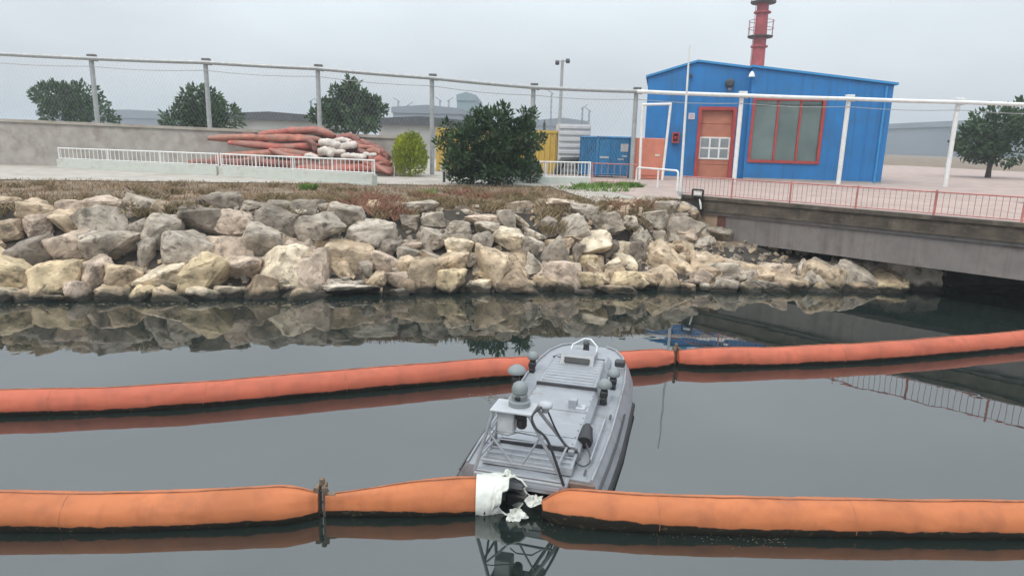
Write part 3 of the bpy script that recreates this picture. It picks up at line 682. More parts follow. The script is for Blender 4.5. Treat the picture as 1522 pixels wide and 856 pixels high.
zR = bpk.z + slope*(XR-bpk.x); GZ = G+.01; DB = 9.0
bld = thing('blue_building', 'bright blue industrial hut with low gable roof and salmon door', 'building', (bx0.x, YB, GZ))
ex0 = ayb(1108, 200, YB).x                      # where the right bay starts
d0 = ayb(1040, 160, YB); d1 = ayb(1092, 161, YB); dz1 = d0.z
mb = MB()
def wallp(x0, x1, z0, z1f, y, th=.25):
    pass
zt = lambda x: bpk.z + (slope*(x-bpk.x) if x > bpk.x else (bx0.z-bpk.z)/(bx0.x-bpk.x)*(x-bpk.x))
def wall_piece(x0, x1, z0, mb, y=YB, th=.25, zfix=None):
    xs = [x0] + ([bpk.x] if x0 < bpk.x < x1 else []) + [x1]
    poly = [(x0, y, z0), (x1, y, z0)] + [(x, y, zfix if zfix else zt(x)) for x in xs[::-1]]
    mb.prism(poly, (0, th, 0))
wall_piece(bx0.x, d0.x, GZ, mb); wall_piece(d0.x, d1.x, dz1, mb); wall_piece(d1.x, ex0+.05, GZ, mb)
mb.build('wall', m_blue, bld)
mb = MB(); mb.box((bx0.x+.125, YB+.26+DB/2, (GZ+bx0.z)/2-.01), (.25, DB, bx0.z-GZ)); mb.build('side_wall', m_blue, bld)
mb = MB(); mb.box((XR-.125, YB+.26+DB/2, (GZ+zR)/2-.01), (.25, DB, zR-GZ)); mb.build('side_wall', m_blue, bld)
mb = MB(); wall_piece(bx0.x, XR, GZ, mb, YB+DB+.27); mb.build('back_wall', m_blue, bld)
yb2 = YB-.45
# right bay: wall with a window opening
w0 = ayb(1121, 147, yb2); w1 = ayb(1121, 240, yb2); wx1 = w0.x + 2.5
mb = MB()
wall_piece(ex0, w0.x, GZ, mb, yb2, .3); wall_piece(w0.x, wx1, w0.z, mb, yb2, .3); wall_piece(wx1, XR, GZ, mb, yb2, .3)
mb.prism([(w0.x, yb2, GZ), (wx1, yb2, GZ), (wx1, yb2, w1.z), (w0.x, yb2, w1.z)], (0, .3, 0))
mb.prism([(ex0, yb2+.3, GZ), (ex0+.2, yb2+.3, GZ), (ex0+.2, yb2+.3, zt(ex0+.2)), (ex0, yb2+.3, zt(ex0))], (0, .16, 0))
mb.build('bay_wall', m_blue, bld)
def frame(mb, x0, x1, z0, z1, y, t_, d_, bottom=True):
    mb.box(((x0+x1)/2, y, z1+t_/2), (x1-x0+2*t_, d_, t_))
    if bottom: mb.box(((x0+x1)/2, y, z0-t_/2), (x1-x0+2*t_, d_, t_))
    mb.box((x0-t_/2, y, (z0+z1)/2), (t_, d_, z1-z0)); mb.box((x1+t_/2, y, (z0+z1)/2), (t_, d_, z1-z0))
win = MB(); frame(win, w0.x+.06, wx1-.06, w1.z+.06, w0.z-.06, yb2+.03, .1, .18)
mxs = [w0.x + .90, w0.x+1.70]
for x in mxs: win.box((x, yb2+.05, (w0.z+w1.z)/2), (.07, .1, w0.z-w1.z-.14))
win = win.build('window', m_red, bld)
xs = [w0.x+.06] + mxs + [wx1-.06]
for a, b_ in zip(xs, xs[1:]):
    mb = MB(); mb.box(((a+b_)/2, yb2+.09, (w0.z+w1.z)/2), (b_-a, .03, w0.z-w1.z-.12))
    pn = mb.build('pane', m_glass, bld); pn.parent = win; 
# roof
mb = MB()
for (xa, xb, ya, dp) in ((bx0.x-.1, bpk.x, YB-.1, DB+.5), (bpk.x, XR+.12, YB-.1, DB+.5), (ex0-.06, XR+.12, yb2-.1, .346)):
    za, zb = zt(xa), zt(xb)
    mb.prism([(xa, ya, za+.01), (xb, ya, zb+.01), (xb, ya, zb+.09), (xa, ya, za+.09)], (0, dp, 0))
mb.build('roof', m_bluet, bld, smooth=20)
# door
fr_ = MB(); frame(fr_, d0.x+.1, d1.x-.04, GZ, dz1-.1, YB-.02, .13, .2, False)
fr_.build('door_frame', m_red, bld)
dx0, dx1, dzt = d0.x+.1, d1.x-.04, dz1-.1
door = MB(); nps = 5; ph = (dzt-GZ)/nps
for k in range(nps):
    door.box(((dx0+dx1)/2, YB+.1, GZ+ph*(k+.5)), (dx1-dx0, .05, ph-.012), bev=.006)
door = door.build('sectional_door', m_door, bld)
gx0, gx1, gz0, gz1 = dx0+.03, dx1-.04, ayb(1060, 236, YB).z, ayb(1060, 205, YB).z
wf = MB(); 
for i in range(4):
    x = lerp(gx0, gx1, i/3); wf.box((x, YB+.065, (gz0+gz1)/2), (.065, .05, gz1-gz0+.06))
for j in range(3):
    z = lerp(gz0, gz1, j/2)
    for i in range(3):
        xa, xb = lerp(gx0, gx1, i/3)+.034, lerp(gx0, gx1, (i+1)/3)-.034; wf.box(((xa+xb)/2, YB+.065, z), (xb-xa, .046, .06))
wf = wf.build('window_grid', m_white, bld); wf.parent = door
for i in range(3):
    for j in range(2):
        xa, xb = lerp(gx0, gx1, i/3)+.034, lerp(gx0, gx1, (i+1)/3)-.034; za, zb = lerp(gz0, gz1, j/2)+.03, lerp(gz0, gz1, (j+1)/2)-.03
        mb = MB(); mb.box(((xa+xb)/2, YB+.06, (za+zb)/2), (xb-xa, .02, zb-za)); pn = mb.build('pane', m_paneg, bld); pn.parent = door
m0 = MB(); src = None
for k in range(1, 12):
    x = bx0.x + k*.8
    if x > XR-.3: break
    inbay = x > ex0+.1
    if not inbay and d0.x-.2 < x < d1.x+.25: continue
    if inbay and w0.x-.15 < x < wx1+.15: continue
    y_ = yb2 if inbay else YB
    mb = MB(); mb.box((x, y_-.006, (GZ+zt(x))/2), (.035, .014, zt(x)-GZ-.04)); mb.build('cladding_joint', m_blue, bld)
mb = MB(); mb.tube([(XR-.25, yb2-.06, zt(XR)-.05), (XR-.25, yb2-.06, GZ)], .04, 8); mb.build('drain_pipe', m_bluet, bld, smooth=50)
# fittings on the wall
def wall_thing(name, label, cat, px, py, y=YB): p = ayb(px, py, y); return thing(name, label, cat, p), p
p = ayb(1084, 127, YB-.02)
mb = MB(); M = Euler((math.pi/2, 0, 0)).to_matrix()
mb.lathe([(.15, 0), (.17, .05), (.16, .22), (.1, .27)], p + Vector((0, 0, .06)), 14, M)
v_ = mb.build('vent_hood', m_dark, bld, smooth=40)
mb = MB(); mb.box(p+Vector((.02, -.06, -.12)), (.13, .12, .16), bev=.02); mb.build('vent_flap', m_greym, bld)
p = ayb(1117, 111, yb2); mb = MB(); mb.lathe([(.12, -.1), (.09, .02), (.03, .1)], p+Vector((0, -.14, 0)), 10); mb.box(p+Vector((0, -.06, .06)), (.05, .14, .05)); mb.build('wall_lamp', m_white, bld, smooth=40)
p = ayb(1027, 113, YB); mb = MB(); mb.box(p+Vector((0, -.1, 0)), (.1, .2, .12), bev=.02); mb.build('camera_housing', m_dark, bld)
p = ayb(1028, 173, YB); mb = MB(); mb.box(p+Vector((0, -.015, 0)), (.24, .03, .24)); sg = mb.build('wall_sign', mat('faded_sign_white', (.52, .53, .60), .6, var=.05), bld)
mb = MB()
for k in range(3): mb.box(p+Vector((0, -.034, .06-.06*k)), (.17, .006, .02))
o = mb.build('sign_print', mat('faded_red_print', (.5, .2, .24), .7), bld); o.parent = sg
p = ayb(1004, 205, YB); hb = thing('hose_cabinet', 'red fire hose box with dark opening on the blue wall', 'fire box', p+Vector((0, -.1, 0)))
mb = MB(); frame(mb, p.x-.09, p.x+.09, p.z-.15, p.z+.15, YB-.13, .05, .22); mb.build('case', m_red, hb)
mb = MB(); mb.box(p+Vector((0, -.06, 0)), (.18, .06, .30)); mb.build('back', m_dark, hb)
mb = MB(); mb.lathe([(.03, 0), (.075, .02), (.075, .05), (.03, .07)], p+Vector((0, -.1, .0)), 12, M); mb.build('reel', m_red, hb)
# white plinth strip along the bay
mb = MB(); mb.box(((ex0+XR)/2, yb2-.03, GZ+.03), (XR-ex0, .06, .09)); mb.build('plinth', m_conc, bld)

turn(bld); turn(hb)

# red chimney stack behind
YC = 60.0; c0 = ay(1127, 100, YC); c1 = ay(1133, 5, YC); q_ = 60/38
ch = thing('chimney_stack', 'tall red steel chimney with ring platforms behind the blue building', 'chimney', (c0.x, YC, G))
zt1 = c1.z; zp1 = ay(1130, 56, YC).z
def cx_(z): return lerp(c0.x, c1.x, (z-c0.z)/(c1.z-c0.z)) if False else lerp(c0.x, c1.x, .5)
chx = cx_(0)
mb = MB(); mb.lathe([(.42*q_, G-.05), (.37*q_, 5.5), (.33*q_, zp1), (.29*q_, zt1), (.28*q_, zt1+1.2)], (chx, YC, 0), 20); mb.build('shaft', m_stack, ch, smooth=40)
for pz in (zp1, zt1):
    mb = MB(); mb.lathe([(.33*q_, pz-.03), (.62*q_, pz-.03), (.66*q_, pz+.09), (.33*q_, pz+.09)], (chx, YC, 0), 20); pl = mb.build('platform', m_dark, ch)
    mb = MB(); rr_ = .64*q_
    for dzr in (.7, 1.3):
        mb.tube([(chx+rr_*math.cos(a*math.pi/10), YC+rr_*math.sin(a*math.pi/10), pz+dzr) for a in range(21)], .025, 5)
    for a in range(8): mb.tube([(chx+rr_*math.cos(a*math.pi/4), YC+rr_*math.sin(a*math.pi/4), pz), (chx+rr_*math.cos(a*math.pi/4), YC+rr_*math.sin(a*math.pi/4), pz+1.32)], .022, 5)
    o = mb.build('guard_rail', m_stack, ch); o.parent = pl
    mb = MB(); mb.lathe([(.33*q_, pz-.8), (.44*q_, pz-.8), (.44*q_, pz-.68), (.33*q_, pz-.68)], (chx, YC, 0), 18); mb.build('flange', m_stack, ch)
mb = MB()
for s_ in (-.15, .15): mb.tube([(chx-.66, YC-.15+s_, G+.1), (chx-.58, YC-.15+s_, zt1+1)], .024, 5)
mb.build('ladder', m_stack, ch)

# thin white pole in front of the building, leaning slightly
pg = ay(1011, 289, 15.3); pt = ay(1025, 68, pg.y)
fp = thing('slim_pole', 'thin tall white pole in front of the blue building', 'pole', pg)
mb = MB(); mb.tube([pg-Vector((0, 0, .1)), lerp(pg, pt, .5), pt], [.032, .027, .016], 8); mb.build('shaft', m_white, fp, smooth=50)
mb = MB(); mb.lathe([(.07, 0), (.06, .06), (.05, .08)], pg, 10); mb.build('foot', m_galv, fp)

# white portal frame and salmon cabinet
YP = 24.0
q0, q1 = ay(955, 155, YP), ay(997, 154, YP)
pf = thing('gate_frame', 'white rectangular pipe portal standing left of the blue building', 'gate frame', (q0.x, YP, G))
mb = MB(); mb.tube([(ay(952, 240, YP).x, YP, G-.02), q0], .045, 8); mb.build('post', m_white, pf, smooth=50)
mb = MB(); mb.tube([(ay(986, 240, YP).x, YP, G-.02), q1], .045, 8); mb.build('post', m_white, pf, smooth=50)
mb = MB(); mb.tube([q0+Vector((-.03, 0, -.02)), q1+Vector((.03, 0, -.02))], .045, 8); mb.build('lintel', m_white, pf, smooth=50)
s0, s1 = ay(946, 205, 24.35), ay(990, 204, 24.35)
cb = thing('salmon_cabinet', 'salmon painted steel cabinet inside the white portal frame', 'cabinet', ((s0.x+s1.x)/2, 24.35+.35, G))
hc = s0.z-G-.04
mb = MB(); mb.box(((s0.x+s1.x)/2, 24.9, G+.04+hc/2), (s1.x-s0.x, .9, hc), bev=.02); mb.build('body', m_salm, cb)
mb = MB(); mb.box(((s0.x+s1.x)/2, 24.435, G+.1+hc/2), (s1.x-s0.x-.06, .04, hc-.14), bev=.01); cd = mb.build('door', m_salm, cb)
p = ay(977, 231, 24.41); mb = MB(); mb.box((p.x, 24.405, p.z), (.17, .014, .06)); o = mb.build('name_plate', m_cloth, cb); o.parent = cd
for i, (px, py, lab) in enumerate([(950, 252, 'dark crumpled sack at the left foot of the salmon cabinet'), (970, 258, 'small reddish bundle lying in front of the salmon cabinet')]):
    p = ground(px, py+8); mb = MB(); mb.lathe([(.05, 0), (.13, .03), (.12, .16 if i else .3), (.05, .24 if i else .42)], p, 9)
    for v in mb.v: v += Vector((noise.noise(v*5)*.05, noise.noise(v*5+Vector((9, 0, 0)))*.05, 0))
    tag(mb.build('sack', m_pile[2], loc=p, smooth=60), lab, 'sack')
# white tube barrier
b1, b2 = ground(945, 276), ground(1006, 285)
b1z, b2z = ay(945, 249, b1.y).z, ay(1007, 254, b2.y).z
br = thing('tube_barrier', 'white bent tube barrier with three legs beside the bridge railing', 'barrier', b1)
t1, t2 = Vector((b1.x, b1.y, b1z)), Vector((b2.x, b2.y, b2z))
dd = (t2-t1).normalized()
mb = MB(); mb.tube([b1, t1-Vector((0, 0, .1)), t1-Vector((0, 0, .03))+dd*.02, t1+dd*.1, t2-dd*.1, t2-Vector((0, 0, .03))-dd*.02, t2-Vector((0, 0, .1)), b2], .028, 8); mb.build('bent_tube', m_white, br, smooth=60)
mb = MB(); mb.tube([lerp(b1, b2, .55), lerp(t1, t2, .55)], .026, 8); mb.build('leg', m_white, br, smooth=60)

# blue container
YK = 24.9
k0, k1, k2 = ay(864, 202, YK+.9), ay(889, 203, YK), ay(938, 206, YK)
kc = thing('blue_container', 'small dark blue steel container with white stickers behind the railing', 'container', (k1.x, YK, G))
zt_ = k1.z; zb_ = G+.1
A, B, Cc = Vector((k0.x, YK+.9, 0)), Vector((k1.x, YK, 0)), Vector((k2.x, YK, 0)); D = A + (Cc-B)
mb = MB(); poly = [Vector((q.x, q.y, zb_)) for q in (A, B, Cc, D)]; mb.prism(poly, (0, 0, zt_-zb_)); mb.build('body', m_bluec, kc)
mb = MB()
for (qa, qb) in ((A, B), (B, Cc)):
    for z_ in (zt_-.03, zb_+.05): mb.tube([(qa.x, qa.y-.01, z_), (qb.x, qb.y-.01, z_)], .045, 4)
for q in (A, B, Cc): mb.box((q.x, q.y-.005, (zt_+zb_)/2), (.07, .07, zt_-zb_+.03))
mb.build('corner_frame', m_bluec, kc)
for i in range(2):
    xa, xb = lerp(B.x, Cc.x, i*.5)+.06, lerp(B.x, Cc.x, i*.5+.5)-.05
    mb = MB(); mb.box(((xa+xb)/2, YK-.012, (zt_+zb_)/2), (xb-xa, .03, zt_-zb_-.16), bev=.008); dr = mb.build('door', m_bluec, kc)
    mb = MB(); mb.tube([(lerp(xa, xb, .85 if i == 0 else .15), YK-.045, zb_+.1), (lerp(xa, xb, .85 if i == 0 else .15), YK-.045, zt_-.1)], .014, 6); o = mb.build('lock_bar', m_bluec, kc); o.parent = dr
    stickers = [((898, 234), (.33, .07))] if i == 0 else [((928, 220), (.27, .28)), ((928, 232.5), (.18, .05)), ((922, 237), (.24, .04))]
    for (sx, sy), (sw, sh) in stickers:
        p = ay(sx, sy, YK); mb = MB(); mb.box((p.x, YK-.034, p.z), (sw, .012, sh)); o = mb.build('sticker', m_plate, kc); o.parent = dr
for i in range(7):
    q = lerp(A, B, (i+1)/8); mb = MB(); mb.box((q.x-.008, q.y-.008, (zt_+zb_)/2), (.05, .05, zt_-zb_-.2)); mb.build('rib', m_bluec, kc)
for q in (A, B, Cc):
    mb = MB(); mb.box((q.x, q.y+.1, G+.06), (.1, .16, .14)); mb.build('foot', m_dark, kc)

# yellow container behind the tree, pale ribbed container beside it
YY = 27.2
y0, y1 = ay(648, 190, YY), ay(829, 196, YY)
yc = thing('yellow_container', 'long yellow steel container partly hidden behind the big tree', 'container', ((y0.x+y1.x)/2, YY, G))
h_ = y0.z-G-.04
mb = MB(); mb.box(((y0.x+y1.x)/2, YY+1, G+.04+h_/2), (y1.x-y0.x, 2, h_), bev=.02); mb.build('body', m_yel, yc)
mb0 = MB(); mb0.box((0, 0, 0), (.09, .05, h_-.22), bev=.02); src = mb0.build('rib', m_yel, yc, world=False); nrb = 22
for i in range(nrb):
    loc = Vector((lerp(y0.x, y1.x, (i+.5)/nrb), YY-.02, G+.04+h_/2)) - yc.location
    if i == 0: src.location = loc
    else: inst('rib', src, yc, loc)
for z_ in (G+.1, G+.04+h_-.05):
    mb = MB(); mb.box(((y0.x+y1.x)/2, YY-.02, z_), (y1.x-y0.x, .08, .1)); mb.build('rail', m_yel, yc)
p = ay(809, 188, YY+.3); mb = MB(); mb.box((p.x, YY+.3, p.z), (.1, .1, .3), bev=.02).tube([(p.x, YY+.3, p.z+.12), (p.x, YY+.3, p.z+.25)], .02, 6)
mb.build('beacon', m_dark, yc)
g0, g1 = ay(831, 184, 26.8), ay(863, 186, 26.8)
gc = thing('ribbed_container', 'pale grey container with horizontal ribs between yellow and blue containers', 'container', ((g0.x+g1.x)/2, 26.8, G))
hg = g0.z-G-.04
mb = MB(); mb.box(((g0.x+g1.x)/2+.2, 27.7, G+.04+hg/2), (g1.x-g0.x+.4, 1.8, hg)); mb.build('body', mat('pale_grey_steel', (.50, .50, .51), .6, var=.04), gc)
for i in range(8):
    mb = MB(); mb.box(((g0.x+g1.x)/2+.2, 26.78, G+.04+hg*(i+.5)/8), (g1.x-g0.x+.36, .06, hg/8*.55), bev=.015); mb.build('rib', MATS['pale_grey_steel'], gc)
p = ay(845, 239, 26.5); mb = MB(); mb.tube([(p.x-.5, 26.5, G), (p.x-.2, 26.5, p.z), (p.x+.35, 26.5, p.z+.04), (p.x+.5, 26.5, G)], [.12, .15, .15, .1], 8)
tag(mb.build('rubber_hose', m_black, loc=(p.x, 26.5, G), smooth=60), 'dark hose lying in front of the pale ribbed container', 'hose')
# post box and bent pipe near the shrub
p = ground(660, 272); pb = thing('valve_post', 'small pale box on a dark post left of the big tree', 'post box', p)
mb = MB(); mb.tube([p, p+Vector((0, 0, .32))], .04, 8); mb.build('post', m_dark, pb)
mb = MB(); mb.box(p+Vector((0, 0, .44)), (.2, .16, .24), bev=.02); mb.build('box', m_pilew, pb)
p = ground(586, 263); mb = MB(); mb.tube([p, p+Vector((.02, 0, .3)), p+Vector((-.02, 0, .46)), p+Vector((-.1, 0, .5))], .025, 8)
tag(mb.build('bent_pipe', m_pilew, loc=p, smooth=60), 'short pale bent pipe at the left foot of the yellow green shrub', 'pipe')
# lamp post far behind with two floodlights
YL = 46.0; l1 = ay(836, 92, YL); l0 = ay(832, 240, YL)
lp = thing('floodlight_mast', 'grey lamp mast with two floodlights beyond the fence', 'lamp post', (l1.x, YL, G))
mb = MB(); mb.tube([(l1.x-.05, YL, G), (l1.x, YL, l1.z+.1)], [.13, .09], 8); mb.build('mast', m_galv, lp, smooth=50)
mb = MB(); mb.tube([(l1.x-.34, YL, l1.z), (l1.x+.34, YL, l1.z+.06)], .04, 6); mb.build('crossarm', m_galv, lp)
for s, dz in ((-1, -.08), (1, .04)):
    mb = MB(); mb.box((l1.x+s*.34, YL-.1, l1.z+dz), (.26, .3, .22), (R(35), 0, 0), bev=.04); mb.build('floodlight', m_dark, lp)

# ================================================================== WALL AND PILE OF BOOMS
YW = 23.85
wa, wb = ay(-60, 170, YW), ay(634, 207, YW)
zw = ay(540, 201, YW).z; zwl = ay(447, 189, YW).z
zl = zwl + (zwl-zw)*.6
wl = thing('yard_wall', 'long weathered concrete wall with pale coping behind the orange pile', 'wall', ((wa.x+wb.x)/2, YW, G))
XA, XB = -24, ay(600, 205, YW).x
mb = MB(); mb.prism([(XA, YW, G-.05), (XB, YW, G-.05), (XB, YW, zw-.1), (XA, YW, zwl+.05)], (0, .2, 0)); mb.build('wall_panel', m_cwall, wl)
mb = MB(); mb.prism([(XA, YW-.06, zwl+.05), (XB, YW-.06, zw-.1), (XB, YW-.06, zw), (XA, YW-.06, zwl+.15)], (0, .32, 0)); mb.build('coping', m_conc, wl)
def lump(pts, r, m, seed, n=12, sq=.85, steps=14, amp=.16):
    P = [Vector(p) for p in pts]; fine = []
    for i in range(steps+1):
        t = i/steps*(len(P)-1); k = min(int(t), len(P)-2); fine.append(lerp(P[k], P[k+1], t-k))
    so = seed*3.7
    rs_ = [r*(.55 + .45*min(1, min(i, steps-i)/1.6)) for i in range(steps+1)]
    mb = MB(); mb.tube(fine, rs_, n, sq=sq, jit=lambda s, th: 1+amp*noise.noise((s*6+so, math.cos(th)*1.1, math.sin(th)*1.1))+amp*.6*noise.noise((s*17+so, math.cos(th)*2.5, math.sin(th)*2.5)))
    return mb, fine
pile = [  # px points, Y, radius, material, label
 ([(300, 196), (470, 196), (496, 200)], 20.15, .16, 0, 'topmost faded red boom roll, left end of the pile'),
 ([(310, 206), (430, 205), (478, 208)], 19.95, .15, 1, 'second red boom roll from the top, left side of the pile'),
 ([(290, 216), (420, 216), (474, 220)], 19.8, .15, 0, 'third red boom roll down behind the white bundle'),
 ([(280, 228), (420, 228), (480, 231)], 19.65, .16, 1, 'lower red boom roll just above the white railing'),
 ([(280, 242), (430, 243), (520, 246)], 19.5, .19, 2, 'long dull red boom roll behind the white railing'),
 ([(440, 252), (500, 252), (560, 250)], 19.4, .2, 0, 'pinkish red boom roll at the bottom behind the railing bars'),
 ([(520, 215), (545, 214), (570, 226)], 19.9, .14, 2, 'brownish red boom roll slumping down the right of the pile'),
 ([(545, 224), (562, 226), (580, 236)], 19.7, .16, 1, 'dusty red boom roll right of the long white cylinder'),
 ([(548, 236), (565, 238), (582, 246)], 19.5, .18, 0, 'red boom roll low on the right side of the pile'),
 ([(552, 250), (570, 252), (586, 256)], 19.35, .17, 1, 'red boom end on the ground next to the shrub'),
 ([(500, 205), (520, 202), (535, 210)], 20.1, .12, 2, 'dark red fold on top of the pile centre'),
 ([(490, 238), (520, 240), (556, 238)], 19.6, .15, 1, 'faded red roll under the long white cylinder'),
 ([(475, 212), (510, 222), (540, 228)], 19.95, .16, 2, 'dull brown roll beneath the white bundles'),
 ([(532, 222), (550, 232), (560, 242)], 19.62, .12, 2, 'thin dark red roll hanging at the right of the pile')]
pile[0] = ([(385, 200), (470, 193), (498, 203)], 20.15, .15, 0, pile[0][4]); pile[2] = ([(340, 212), (420, 219), (476, 217)], 19.8, .14, 0, pile[2][4]); pile[3] = ([(320, 234), (420, 226), (482, 234)], 19.65, .15, 1, pile[3][4])
pile += [([(536, 208), (548, 216), (553, 230)], 19.85, .09, 0, 'thin red fold hanging over the top right of the pile'), ([(566, 222), (574, 232), (576, 246)], 19.5, .11, 2, 'brown crumpled roll end beside the yellow green shrub'),
         ([(520, 210), (534, 218), (556, 220)], 19.7, .09, 1, 'short faded red fold just right of the white rolls'), ([(452, 206), (466, 214), (470, 226)], 19.55, .10, 2, 'dark red fold hanging down left of the white bundles'),
         ([(400, 222), (425, 232), (455, 236)], 19.4, .11, 0, 'short red roll lying aslant across the left of the pile'), ([(345, 244), (380, 236), (410, 246)], 19.4, .13, 2, 'dull crumpled roll low at the left end of the pile'),
         ([(540, 240), (552, 246), (572, 242)], 19.35, .10, 0, 'small red fold in front of the pile near the shrub'), ([(360, 200), (395, 207), (420, 203)], 20.0, .11, 2, 'dark red fold near the top left of the pile')]
for i, (pp, Y, r, mi_, lab) in enumerate(pile):
    mb, fine = lump([ay(x, y, Y+3.35) for x, y in pp], r*1.22, None, i+1, amp=.30, sq=.7)
    o = mb.build('boom_roll', m_pile[mi_], loc=fine[0], smooth=70); tag(o, lab, 'boom roll', 'orange boom rolls piled behind the railing')
wr = [([(452, 233), (462, 231), (474, 236)], 19.35, .09, 'small white bundle at the left of the round white bag'), ([(540, 228), (550, 231), (560, 230)], 19.4, .07, 'small white fold right of the long white cylinder'), ([(496, 210), (508, 208), (524, 211)], 19.8, .09, 'pale flattened bundle on top of the pile centre'), ([(486, 221), (500, 226), (514, 226)], 19.5, .10, 'crumpled white bundle between the white bag and the open roll'), ([(474, 212), (488, 212), (507, 217)], 19.6, .135, 'white dusty bundle on top of the pile, upper left one'),
      ([(473, 226), (484, 224), (497, 231)], 19.45, .15, 'round white bag low on the pile above the railing'),
      ([(505, 220), (518, 216), (531, 216)], 19.6, .13, 'white rolled sheet with open end in the middle of the pile'),
      ([(507, 232), (526, 232), (545, 234)], 19.35, .10, 'long white cylinder lying just above the railing')]
for i, (pp, Y, r, lab) in enumerate(wr):
    mb, fine = lump([ay(x, y, Y+3.35) for x, y in pp], r*1.12, None, 40+i, amp=.30)
    o = mb.build('white_bundle', m_pilew, loc=fine[0], smooth=70); tag(o, lab, 'bundle', 'white bundles on the orange pile')
mb, fine = lump([ay(556, 243, 22.3), ay(566, 250, 22.2), ay(580, 258, 22.1)], .13, None, 60, sq=.5)
tag(mb.build('red_tarp', m_pile[0], loc=fine[0], smooth=70), 'crumpled red tarp at the end of the white railing', 'tarp')

# ================================================================== FAR BACKGROUND
def far_box(name, label, cat, px0, px1, ytop, Y, depth, m, roof=None, nwin=0):
    a, b_ = ay(px0, ytop, Y), ay(px1, ytop, Y); zt = (a.z+b_.z)/2
    t = thing(name, label, cat, ((a.x+b_.x)/2, Y, G))
    mb = MB(); mb.box(((a.x+b_.x)/2, Y+depth/2, (G-.1+zt)/2), (b_.x-a.x, depth, zt-G+.1)); mb.build('wall', m, t)
    mb = MB(); w_ = (b_.x-a.x); mb.prism([(a.x-.02*w_, Y-.3, zt), (b_.x+.02*w_, Y-.3, zt), (b_.x+.02*w_, Y-.3, zt+.008*Y), ((a.x+b_.x)/2, Y-.3, zt+.012*Y), (a.x-.02*w_, Y-.3, zt+.008*Y)], (0, depth+.6, 0)); mb.build('roof', roof or m, t)
    if nwin:
        m0 = MB(); m0.box((0, 0, 0), (w_/nwin*.6, .1, .008*Y)); src = None
        for i in range(nwin):
            loc = Vector((lerp(a.x, b_.x, (i+.5)/nwin), Y-.03, zt-.018*Y)) - t.location
            if src is None: src = m0.build('window', m_glass, t, world=False); src.location = loc
            else: inst('window', src, t, loc)
    return t
far_box('storage_shed', 'low storage shed with dark roof edge beyond the fence on the left', 'shed', 330, 474, 179, 46, 8, m_shedw, m_shedr)
far_box('storage_shed', 'low pale shed with dark roof edge behind the yellow green shrub', 'shed', 563, 690, 186, 44, 8, m_shedw, m_shedr)
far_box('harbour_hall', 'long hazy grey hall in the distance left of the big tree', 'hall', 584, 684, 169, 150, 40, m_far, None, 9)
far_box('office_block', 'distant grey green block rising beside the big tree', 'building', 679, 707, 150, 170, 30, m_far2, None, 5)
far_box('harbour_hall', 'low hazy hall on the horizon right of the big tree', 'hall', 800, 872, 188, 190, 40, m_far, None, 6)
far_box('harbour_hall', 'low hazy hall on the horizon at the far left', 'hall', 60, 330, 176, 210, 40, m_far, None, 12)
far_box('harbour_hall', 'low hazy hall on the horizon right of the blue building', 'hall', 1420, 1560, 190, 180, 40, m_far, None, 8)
for i, (px, yt, Y, lab) in enumerate([(592, 150, 160, 'thin hazy crane mast above the left end of the grey hall'), (607, 156, 165, 'short hazy crane mast above the grey hall'),
                                   (654, 149, 160, 'hazy crane mast right of the second fence post'), (667, 149, 165, 'hazy crane mast next to the distant block'),
                                   (820, 138, 120, 'pale crane mast just left of the floodlight mast'), (866, 160, 110, 'thin pale mast above the pale ribbed container'), (876, 164, 115, 'thin pale mast above the blue container'), (462, 150, 120, 'thin pale mast near the leftmost fence post')]):
    a = ay(px, yt, Y); t = thing('harbour_crane', lab, 'crane', (a.x, Y, G)); w_ = .0009*Y
    mb = MB()
    for sx in (-1, 1):
        for sy in (-1, 1): mb.tube([(a.x+sx*w_, Y+sy*w_, G-.05), (a.x+sx*w_*.8, Y+sy*w_*.8, a.z)], .00035*Y, 4)
    nz_ = 10
    for k in range(nz_):
        z0_, z1_ = lerp(G, a.z, k/nz_), lerp(G, a.z, (k+1)/nz_); s = 1 if k % 2 else -1
        mb.tube([(a.x-s*w_, Y-w_, z0_), (a.x+s*w_, Y-w_, z1_)], .0003*Y, 4)
    mb.build('tower', m_far, t)
    mb = MB(); s = 1 if i % 2 else -1; mb.tube([(a.x-s*.003*Y, Y, a.z-.002*Y), (a.x+s*.007*Y, Y, a.z+.004*Y)], .0005*Y, 4); mb.build('jib', m_far, t)

